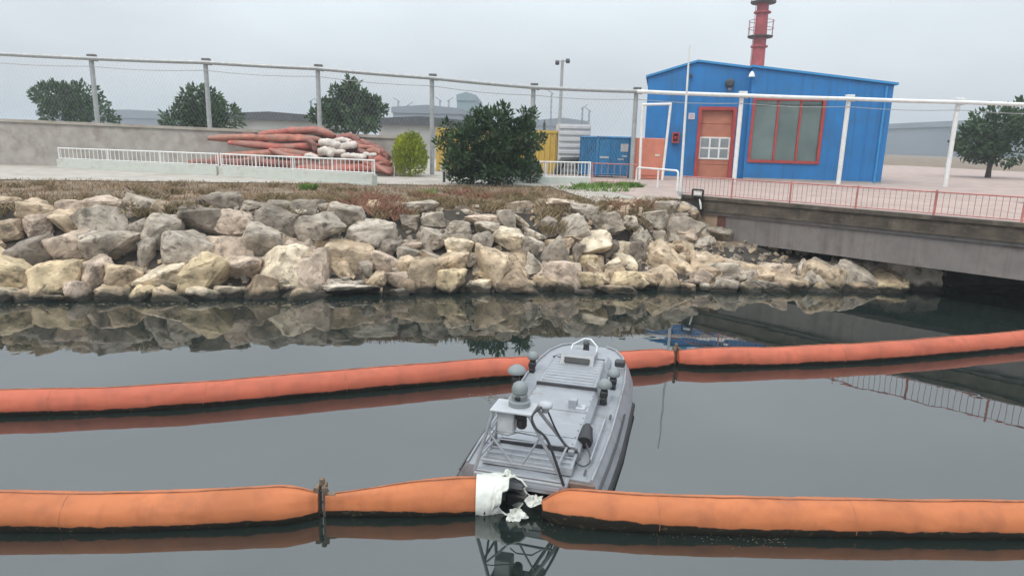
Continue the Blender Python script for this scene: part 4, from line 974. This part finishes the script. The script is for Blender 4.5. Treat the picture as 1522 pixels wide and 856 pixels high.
# ================================================================== BOOMS ON THE WATER
def boom(label, path, rad, m, z0=.07, tl=None, tr=None, fouling=-.5, group='oil booms floating on the water', seam=True, seed=0, steps=150, capl=False, capr=False):
    P = [Vector((p.x, p.y, 0)) for p in path]; L = [0]
    for a, b_ in zip(P, P[1:]): L.append(L[-1]+(b_-a).length)
    def at(s):
        for k in range(len(P)-1):
            if s <= L[k+1] or k == len(P)-2: 
                u = (s-L[k])/(L[k+1]-L[k])
                pm, p0, p1, p2 = P[max(k-1, 0)], P[k], P[k+1], P[min(k+2, len(P)-1)]
                return .5*((2*p0)+(p1-pm)*u+(2*pm-5*p0+4*p1-p2)*u*u+(3*p0-pm-3*p1+p2)*u**3)
    n = 36; rings = []; t = None; mb = MB(); pts = [at(L[-1]*i/steps) for i in range(steps+1)]
    vs = []; foul = []
    for i, p in enumerate(pts):
        s = L[-1]*i/steps; d = (pts[min(i+1, steps)]-pts[max(i-1, 0)]).normalized(); a = Vector((d.y, -d.x, 0))
        w_ = h_ = rad
        zc = z0
        for (tp, dist) in ((tl, s), (tr, L[-1]-s)):
            if tp:
                ln, wmin, hmin = tp; ln *= KS; f = min(1, dist/ln); f = f*f*(3-2*f); f = f**.8
                w_ *= wmin+(1-wmin)*f; h_ *= hmin+(1-hmin)*f
        for k in range(n):
            th = 2*math.pi*k/n
            pinch = 1-min(1, min((s if tl else 9), (L[-1]-s if tr else 9))/.34)
            sn = s/KS
            wr_ = 1 + .022*noise.noise((sn*1.1+seed, math.cos(th), math.sin(th))) + (.02+.12*pinch)*noise.noise((sn*1.5+seed, math.cos(th)*3, math.sin(th)*3)) + .010*noise.noise((sn*5+seed, math.cos(th)*2, math.sin(th)*2)) - .030*max(0, .16-abs(noise.noise((sn*1.3+th*1.1+seed, math.cos(th)*1.5, math.sin(th)*1.5))))/.16 - .018*max(0, .12-abs(noise.noise((sn*2.9-th*.8+seed, math.cos(th)*2.5, 4+math.sin(th)*2.5))))/.12
            fo = fouling(s/L[-1]) if callable(fouling) else fouling
            foul.append(math.sin(th)-fo)
            vs.append(p + a*math.cos(th)*w_*wr_ + Vector((0, 0, zc + math.sin(th)*h_*wr_ - .014*noise.noise((sn*.8+seed, 5, 0)))))
    fs = [(i*n+k, i*n+(k+1) % n, (i+1)*n+(k+1) % n, (i+1)*n+k) for i in range(steps) for k in range(n)]
    fs += [list(range(n))[::-1], [steps*n+k for k in range(n)]]
    mb.add(vs, fs)
    th_ = thing('oil_boom', label, 'oil boom', Vector((pts[steps//2].x, pts[steps//2].y, 0)), 0, group)
    ft = mb.build('float_tube', m, th_, smooth=60)
    at_ = ft.data.attributes.new('fouling', 'FLOAT', 'POINT'); at_.data.foreach_set('value', foul)
    if seam:
        m2 = MB(); m2.tube([Vector((vs[i*n+n//4].x, vs[i*n+n//4].y, vs[i*n+n//4].z+.0035)) for i in range(0, steps+1)], .005, 6); m2.build('seam', m_seam, th_, smooth=60)
    for q in range(int(L[-1]/1.35)):
        i = int(steps*(q+.62)*1.35/L[-1])
        if (tl and L[-1]*i/steps < .5) or (tr and L[-1]*(steps-i)/steps < .5) or i < 2 or i > steps-2: continue
        m2 = MB(); c_ = pts[i]+Vector((0, 0, z0)); skew = rnd.uniform(-.3, .3); m2.tube([c_+(Vector(vs[i*n+k % n])-c_)*1.0+(pts[i+1]-pts[i]).normalized()*skew*.1*math.sin(2*math.pi*k/n) for k in range(-2, n//2+3)], .0028, 5, cap=False); m2.build('weld_band', m_seam2, th_)
    m2 = MB(); v2 = []; 
    for i in range(steps+1):
        p = pts[i]; d = (pts[min(i+1, steps)]-pts[max(i-1, 0)]).normalized(); a = Vector((d.y, -d.x, 0))*.008
        for q in (p-a+Vector((0, 0, .0)), p+a+Vector((0, 0, .0)), p+a+Vector((0, 0, -.32)), p-a+Vector((0, 0, -.32))): v2.append(q)
    m2.add(v2, [(i*4+k, i*4+(k+1) % 4, (i+1)*4+(k+1) % 4, (i+1)*4+k) for i in range(steps) for k in range(4)]); m2.build('skirt', m_algae, th_)
    return th_, pts
zc = .115; KS = .68
boom('pinkish orange boom floating behind the boat, long left run', [az(x, y, zc) for x, y in ((-60, 596), (150, 590), (300, 582), (447, 569), (600, 556), (760, 543), (870, 537), (1000, 530))], .141, m_orf, .075, tr=(.55, .35, .8), seed=3, fouling=-.2)
boom('red orange boom floating to the right from the far connector', [az(x, y, zc) for x, y in ((1008, 530), (1090, 528), (1168, 526), (1300, 520), (1450, 508), (1600, 494))], .141, m_orf, .075, tl=(.55, .35, .8), seed=8, fouling=-.2)
boom('orange boom end left of the near connector', [az(x, y, zc) for x, y in ((-80, 752), (150, 753), (330, 748), (420, 744), (474, 744))], .141, m_orn, .075, tr=(.4, .3, .75), seed=12, fouling=-.2)
boom('near orange boom between connector and white wrap, swelling to the right', [az(x, y, zc) for x, y in ((484, 744), (560, 740), (640, 734), (695, 730), (722, 730))], .147, m_orn, .075, tl=(1.35, .22, .62), seed=17, fouling=-.22)
boom('near orange boom running right from the gap, black fouling below', [az(x, y, zc) for x, y in ((806, 748), (850, 748), (920, 753), (1000, 757), (1168, 761), (1350, 764), (1600, 766))], .141, m_orn, .075, tl=(.30, .40, .45), seed=23, fouling=lambda s: (.25 - .34*min(1, s*3.0)))
def connector(label, px, py, hgt, ang):
    p = az(px, py, .085); t = thing('boom_connector', label, 'connector', Vector((p.x, p.y, 0)), ang, 'connectors joining the booms'); t.scale = (KS, KS, KS)
    for s in (-1, 1):
        mb = MB(); mb.box((s*.032, 0, .08), (.026, .10, hgt), bev=.006).box((s*.045, -.06, .08), (.05, .03, hgt*.95)); mb.build('plate', m_rust, t, world=False)
    mb = MB(); mb.box((0, .0, .08+hgt/2+.02), (.05, .05, .09), bev=.012); mb.build('lug', m_rust, t, world=False)
    m0 = MB(); m0.tube([(-.075, 0, 0), (.075, 0, 0)], .014, 8); src = None
    for k in range(4):
        l = (0, -.03, .08-hgt/2+.07+k*(hgt-.14)/3)
        if src is None: src = m0.build('bolt', m_dark, t, world=False); src.location = l
        else: inst('bolt', src, t, l)
    for s in (-1, 1):
        m0 = MB(); m0.tube([(s*.02, -.05, .26), (s*.14, -.06, .24), (s*.17, -.04, .2)], .02, 6); m0.build('shackle', m_rust, t, world=False)
connector('rusty dark connector between the two near left booms', 480, 745, .5, 0)
connector('weathered grey connector in the far boom right of the boat', 1004, 530, .46, .2)

# white wrap at the boom end
a, b_ = az(708, 730, zc), az(781, 731, zc)
wrp = thing('white_wrap', 'torn white cloth wrapped round the open end of the near boom', 'cloth wrap', Vector((a.x, a.y, 0)))
mb = MB(); steps, n = 26, 48; vs = []
ax = (b_-a); ax.z = 0; Lw = ax.length; ax.normalize(); sd = Vector((ax.y, -ax.x, 0))
cens = []; cen = Vector((a.x, a.y, .08))
for i in range(steps+1):
    s = i/steps; phi = R(58)*max(0, (s-.35)/.65)**1.2          # the torn end sags round towards the quay
    dv = ax*math.cos(phi) + sd*math.sin(phi); lt = sd*math.cos(phi) - ax*math.sin(phi)
    if i: cen = cen + dv*(Lw*.80/steps) + Vector((0, 0, .0012*s))
    cens.append(cen.copy())
    for k in range(n):
        th = 2*math.pi*k/n; r = .153*(1-.20*s*s)
        r *= 1 + (.05+.15*s*s)*noise.noise((s*5.5, math.cos(th)*2.2, math.sin(th)*2.2)) + (.02+.06*s)*noise.noise((s*12, math.cos(th)*5, math.sin(th)*5))
        e = (.025*math.sin(th*3)+.05*noise.noise((math.cos(th)*2.5, math.sin(th)*2.5, 7)))*s*s
        vs.append(cen + dv*e + lt*math.cos(th)*r + Vector((0, 0, math.sin(th)*r*(1+.12*s) + .02*s)))
mb.add(vs, [(i*n+k, i*n+(k+1) % n, (i+1)*n+(k+1) % n, (i+1)*n+k) for i in range(steps) for k in range(n)])
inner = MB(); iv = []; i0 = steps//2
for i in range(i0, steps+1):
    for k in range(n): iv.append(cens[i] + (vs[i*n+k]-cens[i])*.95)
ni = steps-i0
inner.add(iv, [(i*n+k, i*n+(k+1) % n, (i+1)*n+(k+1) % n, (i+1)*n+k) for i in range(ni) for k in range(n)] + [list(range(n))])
rim = MB(); rim.tube([vs[steps*n+k % n] for k in range(n+1)], .007, 6, cap=False)
mb.build('wrap_sheet', m_cloth, wrp, smooth=50); inner.build('shade_lining', m_clothd, wrp, smooth=50); rim.build('hem', m_cloth, wrp, smooth=60)
def scrap(label, c, r, seed, tilt, asp=1.0):
    rg = random.Random(seed); mb = MB(); R_, N_ = 9, 34; top = []; M = Euler(tilt).to_matrix()
    for i in range(R_+1):
        for k in range(N_):
            a = 2*math.pi*k/N_; rad = r*(.78 + .38*noise.noise((math.cos(a)*1.7+seed, math.sin(a)*1.7, 1)) + .22*noise.noise((math.cos(a)*5+seed, math.sin(a)*5, 2)))*i/R_
            x, y = rad*math.cos(a), rad*math.sin(a)*asp
            z = r*(.65*noise.noise((x/r*1.6+seed, y/r*1.6, 3)) + .35*noise.noise((x/r*3.6+seed, y/r*3.6, 5)) + .14*noise.noise((x/r*8, y/r*8, seed)))
            top.append(Vector((x, y, z)))
    n0 = len(top); vs = [Vector(c) + M @ v for v in top] + [Vector(c) + M @ (v+Vector((0, 0, -.006))) for v in top]
    fs = [(i*N_+k, i*N_+(k+1) % N_, (i+1)*N_+(k+1) % N_, (i+1)*N_+k) for i in range(R_) for k in range(N_)]
    mb.add(vs, fs + [tuple(q+n0 for q in f) for f in fs] + [(R_*N_+k, R_*N_+(k+1) % N_, n0+R_*N_+(k+1) % N_, n0+R_*N_+k) for k in range(N_)])
    tag(mb.build('cloth_scrap', m_cloth, loc=c, smooth=50), label, 'cloth scrap')
scrap('white cloth scrap bridging the gap between the two booms', az(795, 743, .10), .085, 71, (R(35), R(10), R(5)), .7)
scrap('ragged white cloth scrap hanging down at the waterline', az(768, 766, .03), .09, 75, (R(48), R(-8), R(12)), .7)
scrap('thin white cloth fold on top of the wrapped boom end', az(757, 705, .25), .06, 78, (R(30), R(12), 0), .6)

# ================================================================== THE BOAT (local: x right, y forward, z up, origin at stern waterline)
BA = R(15.3)
boat = thing('survey_boat', 'small grey unmanned boat with mast and domes floating between the booms', 'boat', Vector((.150, 4.57, -.02)), -BA); boat.scale = (.70, .72, .68)
def bp(mb, name, m, smooth=None, parent=None):
    o = mb.build(name, m, boat, world=False, smooth=smooth)
    if parent: o.parent = parent
    return o
ST = [(0, .80, .34), (.5, .83, .35), (1.2, .85, .36), (2.0, .84, .39), (2.7, .83, .44), (3.2, .78, .49), (3.55, .68, .53), (3.78, .52, .56), (3.88, .34, .57)]
mb = MB(); rings = []
for (y, hw, z) in ST:
    f = max(0, (y-2.4)/1.55)
    kz = -.28*(1-f*f)+.1*f*f; cz = .02+.22*f*f
    zk = .12+.30*f; prof_ = [(0, kz), (hw*(.84-.25*f), cz-.03), (hw*.985, zk-.03), (hw, zk), (hw*.99, zk+.035), (hw*.86+.01, z-.02), (hw*.86-.01, z+.012), (hw*.86-.05, z), (0, z+.012)]
    rings.append([Vector((x, y, q)) for x, q in prof_])
for sgn in (1, -1):
    vs = [Vector((v.x*sgn, v.y, v.z)) for r in rings for v in r]; n = len(rings[0])
    mb.add(vs, [(i*n+k, i*n+k+1, (i+1)*n+k+1, (i+1)*n+k) for i in range(len(rings)-1) for k in range(n-1)])
    mb.add([Vector((v.x*sgn, v.y, v.z)) for v in rings[0]], [list(range(n))]); mb.add([Vector((v.x*sgn, v.y, v.z)) for v in rings[-1]], [list(range(n))])
hull = bp(mb, 'hull', m_grey, 32)
for sgn in (1, -1):
    mb = MB(); pts = [Vector((sgn*(hw+.005), y, .07+.9*.30*(max(0, (y-2.4)/1.55)))) for (y, hw, z) in ST[:5]]; mb.tube(pts, .036, 8, sq=1.5); bp(mb, 'rubber_fender', m_black, 60, hull)
    mb = MB(); pts = [Vector((sgn*(hw*.86-.012), y, z+.02)) for (y, hw, z) in ST]; mb.tube(pts, .016, 8); bp(mb, 'gunwale', m_grey, 60, hull)
    mb = MB(); mb.prism([(sgn*.60, .35, .385), (sgn*.60, 1.45, .40), (sgn*.615, 1.45, .40), (sgn*.615, .35, .385)], (0, 0, .035)); bp(mb, 'spray_rail', m_greym, None, hull)
    mb = MB(); pts = [Vector((sgn*(hw*.935+.012), y, lerp(.155+.30*max(0, (y-2.4)/1.55), z, .5)+.004)) for (y, hw, z) in ST[:4]]; mb.tube(pts, .013, 6); bp(mb, 'side_groove', m_dark, 60, hull)
# superstructure: low trunk amidships
def trunk_box(y0, y1, hw0, hw1, zb0, zb1, zt0, zt1, ch=.06):
    m_ = MB()
    def sec(y, hw, zb, zt): return [Vector((-hw, y, zb)), Vector((hw, y, zb)), Vector((hw, y, zt-ch)), Vector((hw-ch, y, zt)), Vector((-hw+ch, y, zt)), Vector((-hw, y, zt-ch))]
    a_, b__ = sec(y0, hw0, zb0, zt0), sec(y1, hw1, zb1, zt1); n = 6
    m_.add(a_+b__, [list(range(n))[::-1], list(range(n, 2*n))] + [(i, (i+1) % n, n+(i+1) % n, n+i) for i in range(n)])
    return m_
bp(trunk_box(.42, 3.35, .47, .43, .3, .45, .50, .60), 'superstructure', m_grey, 25)
# ribbed fore hatch
hat = bp(trunk_box(2.02, 3.0, .41, .37, .52, .58, .605, .655, .02), 'fore_hatch', m_grey, 25)
mb = MB(); mb.box((0, 2.012, .575), (.82, .02, .045)); bp(mb, 'hatch_edge', m_dark, None, hat)
m0 = MB(); m0.box((0, 0, 0), (.72, .02, .010), bev=.004); src = None
for k in range(9):
    l = (0, 2.08+k*.10, .612+k*.0045)
    if src is None: src = m0.build('rib', m_grey, boat, world=False); src.location = l; src.parent = hat
    else: inst('rib', src, hat, l)
m0 = MB(); m0.box((0, 0, 0), (.78, .014, .009), bev=.003); src = None
for k in range(10):
    l = (0, .92+k*.105, .508+.0035*k*1.0+.006)
    if src is None: src = m0.build('deck_rib', m_grey, boat, world=False); src.location = l
    else: inst('deck_rib', src, boat, l)
# raised air intake with black slot at the bow
mb = MB(); mb.prism([(-.24, 2.72, .64), (-.24, 3.18, .60), (-.24, 3.14, .74), (-.24, 2.80, .76)], (.48, 0, 0)); ink = bp(mb, 'air_intake', m_grey, 25)
mb = MB(); mb.box((0, 2.735, .705), (.36, .04, .075), (R(-28), 0, 0)); bp(mb, 'intake_slot', m_black, None, ink)
mb = MB(); mb.tube([(-.2, 3.2, .62), (-.19, 3.42, .72), (-.05, 3.66, .76), (.05, 3.66, .76), (.19, 3.42, .72), (.2, 3.2, .62)], .016, 8); bp(mb, 'bow_rail', m_alu, 60)
mb = MB(); mb.lathe([(.05, .6), (.045, .70), (.055, .72), (.03, .76)], (0, 3.56, 0), 12); bp(mb, 'bow_cleat', m_dark, 40)
mb = MB(); mb.tube([(-.45, 3.2, .56), (-.1, 3.3, .66)], .014, 6); bp(mb, 'grab_rail', m_dark, 60)
# sensor domes on black brackets
def dome(x, y, z, r, h, flat, m=m_greyd, stem=True):
    mb = MB(); mb.lathe([(r*.9, 0), (r, .02), (r, h*.35), (r*.86, h*.65), (r*.55, h*.9), (.01, h)] if not flat else [(r*.5, -.03), (r, 0), (r*1.02, .025), (r*.8, h*.6), (r*.4, h*.92), (.01, h)], (x, y, z), 20)
    d = bp(mb, 'sensor_dome', m, 50)
    if stem:
        zb = .40
        mb = MB(); mb.tube([(x, y, z), (x-.01, y-.02, lerp(z, zb, .5)), (x, y-.03, zb)], [.05, .035, .05], 10); mb.box((x, y-.04, lerp(z, zb, .35)), (.10, .11, .09), bev=.015).box((x, y-.05, lerp(z, zb, .75)), (.085, .10, .10), bev=.015)
        bp(mb, 'dome_bracket', m_black, 40, d)
dome(-.70, 2.05, .68, .13, .11, True)
dome(-.66, 2.80, .64, .088, .11, False)
dome(.51, 2.02, .62, .095, .12, False)
dome(.56, 2.55, .60, .088, .11, False)
mb = MB(); mb.box((.58, 3.12, .60), (.15, .13, .10), bev=.02); bp(mb, 'equipment_box', m_dark)
# small bracket box on the deck
mb = MB(); mb.box((.20, 1.45, .57), (.11, .10, .15), bev=.01); bkx = bp(mb, 'deck_box', m_greym)
mb = MB(); mb.box((.30, 1.43, .54), (.12, .13, .045), bev=.01).prism([(.27, 1.39, .56), (.34, 1.39, .56), (.27, 1.39, .62)], (0, .012, 0)); bp(mb, 'deck_bracket', m_plate, None, bkx)
# stern: stepped panel, slit, transom, dark gap below
mb = MB(); mb.box((-.04, .395, .455), (.98, .045, .07)); bp(mb, 'stern_slit', m_dark)
mb = MB(); mb.prism([(-.52, .03, .36), (-.52, .36, .36), (-.52, .36, .455), (-.52, .06, .43)], (.98, 0, 0)); sp_ = bp(mb, 'stern_panel', m_grey)
for z_, y_ in ((.448, .12), (.455, .23)):
    mb = MB(); mb.box((-.03, y_, z_+.008), (.92, .015, .012)); bp(mb, 'panel_rib', m_greym, None, sp_)
mb = MB(); mb.box((-.05, -.09, .29), (1.0, .18, .14), bev=.015); tr_ = bp(mb, 'transom_box', m_grey)
mb = MB(); mb.box((-.05, -.186, .30), (.86, .012, .04)); bp(mb, 'transom_rib', m_greym, None, tr_)
mb = MB(); mb.box((.02, -.1, .06), (.42, .14, .18), bev=.02); bp(mb, 'stern_gap_shade', m_black)  # black box painting the shaded gap under the stern
mb = MB(); mb.box((.56, -.03, .30), (.3, .05, .05)); bp(mb, 'stern_step', mat('worn_brown', (.16, .12, .10), .8), None)
for x in (-.44, .40):
    mb = MB(); mb.box((x, .30, .49), (.07, .05, .06), bev=.01); bp(mb, 'hinge', m_greyd)
# mast frame
ZP = 1.05
BL, BR, FL, FR = (-.54, -.15, .36), (.42, -.15, .36), (-.50, .42, .40), (.38, .42, .44)
TL, TR, TFL, TFR = (-.36, -.11, ZP), (.02, -.11, ZP), (-.36, .15, ZP), (.02, .15, ZP)
legs = []
for a_, b__ in ((BL, TL), (BR, TR), (FL, TFL), (FR, TFR)):
    mb = MB(); mb.tube([a_, b__], .019, 8); legs.append(bp(mb, 'mast_leg', m_mast, 60))
def on(a_, b__, t): return Vector(a_).lerp(Vector(b__), t)
for (a_, b__) in ((on(BL, TL, .20), on(BR, TR, .20)), (on(BL, TL, .02), on(BR, TR, .02)), (on(FL, TFL, .12), on(FR, TFR, .12)), (on(BL, TL, .22), on(FL, TFL, .12)), (on(BR, TR, .22), on(FR, TFR, .12)), (on(FL, TFL, .6), on(BL, TL, .6))):
    mb = MB(); mb.tube([a_, b__], .014, 8); bp(mb, 'cross_bar', m_mast, 60)
mid = (on(BL, TL, .20)+on(BR, TR, .20))*.5
for s, tgt in ((-.05, on(BL, TL, .68)), (.05, on(BR, TR, .68))):
    mb = MB(); mb.tube([mid+Vector((s, 0, 0)), tgt], .012, 8); bp(mb, 'brace', m_mast, 60)
mb = MB(); mb.tube([on(BL, TL, .68), on(FL, TFL, .12)], .012, 8); bp(mb, 'brace', m_mast, 60)
mb = MB(); mb.box((-.17, .02, ZP+.015), (.44, .32, .025), bev=.006); plat = bp(mb, 'mast_platform', m_plate)
# pan and tilt head on the platform
px_, py_ = -.13, .07
mb = MB(); mb.lathe([(.115, 0), (.115, .05), (.095, .06), (.095, .07)], (px_, py_, ZP+.03), 20); cb_ = bp(mb, 'camera_base', m_greyd, 40)
mb = MB(); mb.lathe([(.078, .07), (.084, .085), (.084, .12), (.07, .13), (.07, .138), (.084, .148), (.086, .19), (.07, .235), (.04, .256), (.005, .264)], (px_, py_, ZP+.03), 20); bp(mb, 'camera_dome', m_greyd, 40, cb_)
mb = MB(); mb.box((px_+.0, py_-.08, ZP+.13), (.06, .03, .05), bev=.01); bp(mb, 'camera_lens', m_black, None, cb_)
mb = MB(); mb.lathe([(.03, -.05), (.05, 0), (.075, .015), (.08, .04), (.06, .065), (.01, .075)], (.12, .20, ZP-.03), 18); bp(mb, 'small_dome', m_plate, 50)
mb = MB(); mb.tube([(.02, .16, ZP+.0), (.12, .20, ZP-.02)], .02, 8); bp(mb, 'dome_arm', m_alu, 60)
mb = MB(); mb.box((-.24, .02, ZP-.13), (.18, .18, .25), bev=.012); bx_ = bp(mb, 'control_box', m_plate)
mb = MB(); mb.box((-.08, .0, ZP-.05), (.11, .14, .07), bev=.01); mb.lathe([(.04, 0), (.055, .03), (.055, .10), (.03, .12)], (-.08, .0, ZP-.20), 12); bp(mb, 'spot_lamp', m_black, 40)
mb = MB(); mb.tube([(-.40, -.10, .86), (-.33, -.14, .83), (-.2, -.12, .80), (-.1, -.06, .82)], .007, 6); bp(mb, 'cable', m_greyd, 60)
mb = MB(); mb.tube([(-.2, .1, .74), (-.12, .06, .76), (.06, .06, .75), (.16, .12, .70)], .008, 6); bp(mb, 'cable', m_greyd, 60)
def curve(P, k=8):
    P = [Vector(p) for p in P]; out = []
    for i in range(len(P)-1):
        pm, p0, p1, p2 = P[max(i-1, 0)], P[i], P[i+1], P[min(i+2, len(P)-1)]
        for j in range(k):
            u = j/k; out.append(.5*((2*p0)+(p1-pm)*u+(2*pm-5*p0+4*p1-p2)*u*u+(3*p0-pm-3*p1+p2)*u**3))
    return out+[P[-1]]
mb = MB(); mb.tube(curve([(.10, .18, ZP+.0), (.05, -.08, ZP-.0), (.09, -.14, ZP-.1), (.22, -.15, .84), (.33, -.165, .60), (.42, -.18, .36)]), .014, 8); bp(mb, 'thick_cable', m_black, 60)
mb = MB(); mb.tube(curve([(.08, .20, ZP), (.14, .20, 1.0), (.22, .26, .78), (.31, .34, .57), (.40, .40, .46), (.44, .32, .44), (.50, .22, .41), (.57, .24, .39), (.60, .40, .40), (.50, .64, .47)]), .011, 8); bp(mb, 'thin_cable', m_dark, 60)
mb = MB(); mb.tube(curve([(.50, .34, .42), (.46, .22, .40), (.44, .12, .38)]), .011, 8); bp(mb, 'thin_cable', m_dark, 60)
# black floodlight body lying on the side deck
mb = MB(); mb.tube([(.49, .62, .47), (.49, .66, .48), (.48, .84, .56), (.48, .87, .56)], [.085, .092, .056, .045], 12); lmp = bp(mb, 'deck_lamp', m_black, 35)
mb = MB()
for k in range(5): mb.tube([(.49, .68+k*.036, .487+k*.014), (.49, .69+k*.036, .49+k*.014)], [.084-.0065*k]*2, 12)
bp(mb, 'cooling_fin', m_dark, 35, lmp)
mb = MB(); mb.tube([(.48, .86, .56), (.50, 1.1, .46)], .02, 8); bp(mb, 'lamp_arm', m_alu, 60)
m0 = MB(); m0.lathe([(.011, 0), (.011, .006), (.006, .009)], (0, 0, 0), 8); src = None
for (x, y, z) in [(sx*.38, .48+.17*k, .503+.0055*k) for sx in (-1, 1) for k in range(9)] + [(sx*.35, 2.1+.12*k, .607+.005*k) for sx in (-1, 1) for k in range(8)] + [(sx*(.60), .12+.34*k, .362+.012*k) for sx in (-1, 1) for k in range(7)]:
    if src is None: src = m0.build('bolt', m_greyd, boat, world=False); src.location = (x, y, z)
    else: inst('bolt', src, boat, (x, y, z))
for y_, z_ in ((.62, .506), (1.30, .529)):
    mb = MB(); mb.box((0, y_, z_), (.80, .008, .006)); bp(mb, 'panel_seam', m_dark)
mb = MB(); frame(mb, -.18, .10, -.10, .10, 0, .018, .008)
for v in mb.v: v.x, v.y, v.z = v.x, v.z+.92, .516+.034*v.z+v.y*.5
bp(mb, 'deck_hatch_frame', m_greym)
mb = MB(); mb.tube(curve([(-.42, 3.15, .57), (-.30, 2.95, .66), (.12, 2.98, .665), (.34, 3.2, .60)]), .008, 6); bp(mb, 'mooring_line', m_dark, 60)
# little dark fittings on deck
for (x, y) in ((.60, .05), (.66, 1.55), (-.66, .9)):
    mb = MB(); mb.tube([(x, y-.05, .40), (x, y-.03, .425), (x, y+.03, .425), (x, y+.05, .40)], .012, 6); bp(mb, 'deck_cleat', m_dark, 60)

# a little floating debris by the boat
db = MB(); rs = random.Random(9)
for k in range(70):
    p = az(rs.gauss(735, 16), rs.gauss(590, 2.5), .004); s = rs.uniform(.004, .014)
    a = rs.uniform(0, 3); db.add([p+Vector((s*math.cos(a+q*1.57), s*.7*math.sin(a+q*1.57), .0)) for q in range(4)], [(0, 1, 2, 3)])
for k in range(260):
    px = rs.uniform(800, 1168); p = az(px, rs.gauss(lerp(772, 806, (px-800)/368), 5), .004); s = rs.uniform(.002, .006)
    a = rs.uniform(0, 3); db.add([p+Vector((s*math.cos(a+q*1.57), s*.7*math.sin(a+q*1.57), .0)) for q in range(4)], [(0, 1, 2, 3)])
for k in range(420):
    px = rs.uniform(-40, 1150); p = az(px, lerp(452, 441, max(0, px)/1150)+abs(rs.gauss(0, 5)), .004); s_ = rs.uniform(.006, .03)
    a = rs.uniform(0, 3); db.add([p+Vector((s_*math.cos(a+q*1.57), s_*.7*math.sin(a+q*1.57), .0)) for q in range(4)], [(0, 1, 2, 3)])
o = db.build('floating_debris', m_soil, kind='stuff'); o['label'] = 'specks of debris floating by the boat, the near boom and the rocks'; o['category'] = 'debris'

# ================================================================== HAZE
hz = MB(); hz.box((0, 430, 7.4), (2400, 1600, 20.4)); 
m_haze = bpy.data.materials.new('thin_haze'); m_haze.use_nodes = True; nt = m_haze.node_tree; nt.nodes.clear()
ou = nt.nodes.new('ShaderNodeOutputMaterial'); pv = nt.nodes.new('ShaderNodeVolumePrincipled')
pv.inputs['Color'].default_value = (.80, .86, .92, 1); pv.inputs['Density'].default_value = .0016
nt.links.new(pv.outputs[0], ou.inputs['Volume'])
USE_HAZE = True
if USE_HAZE:
    hz.build('haze', m_haze, kind='stuff')
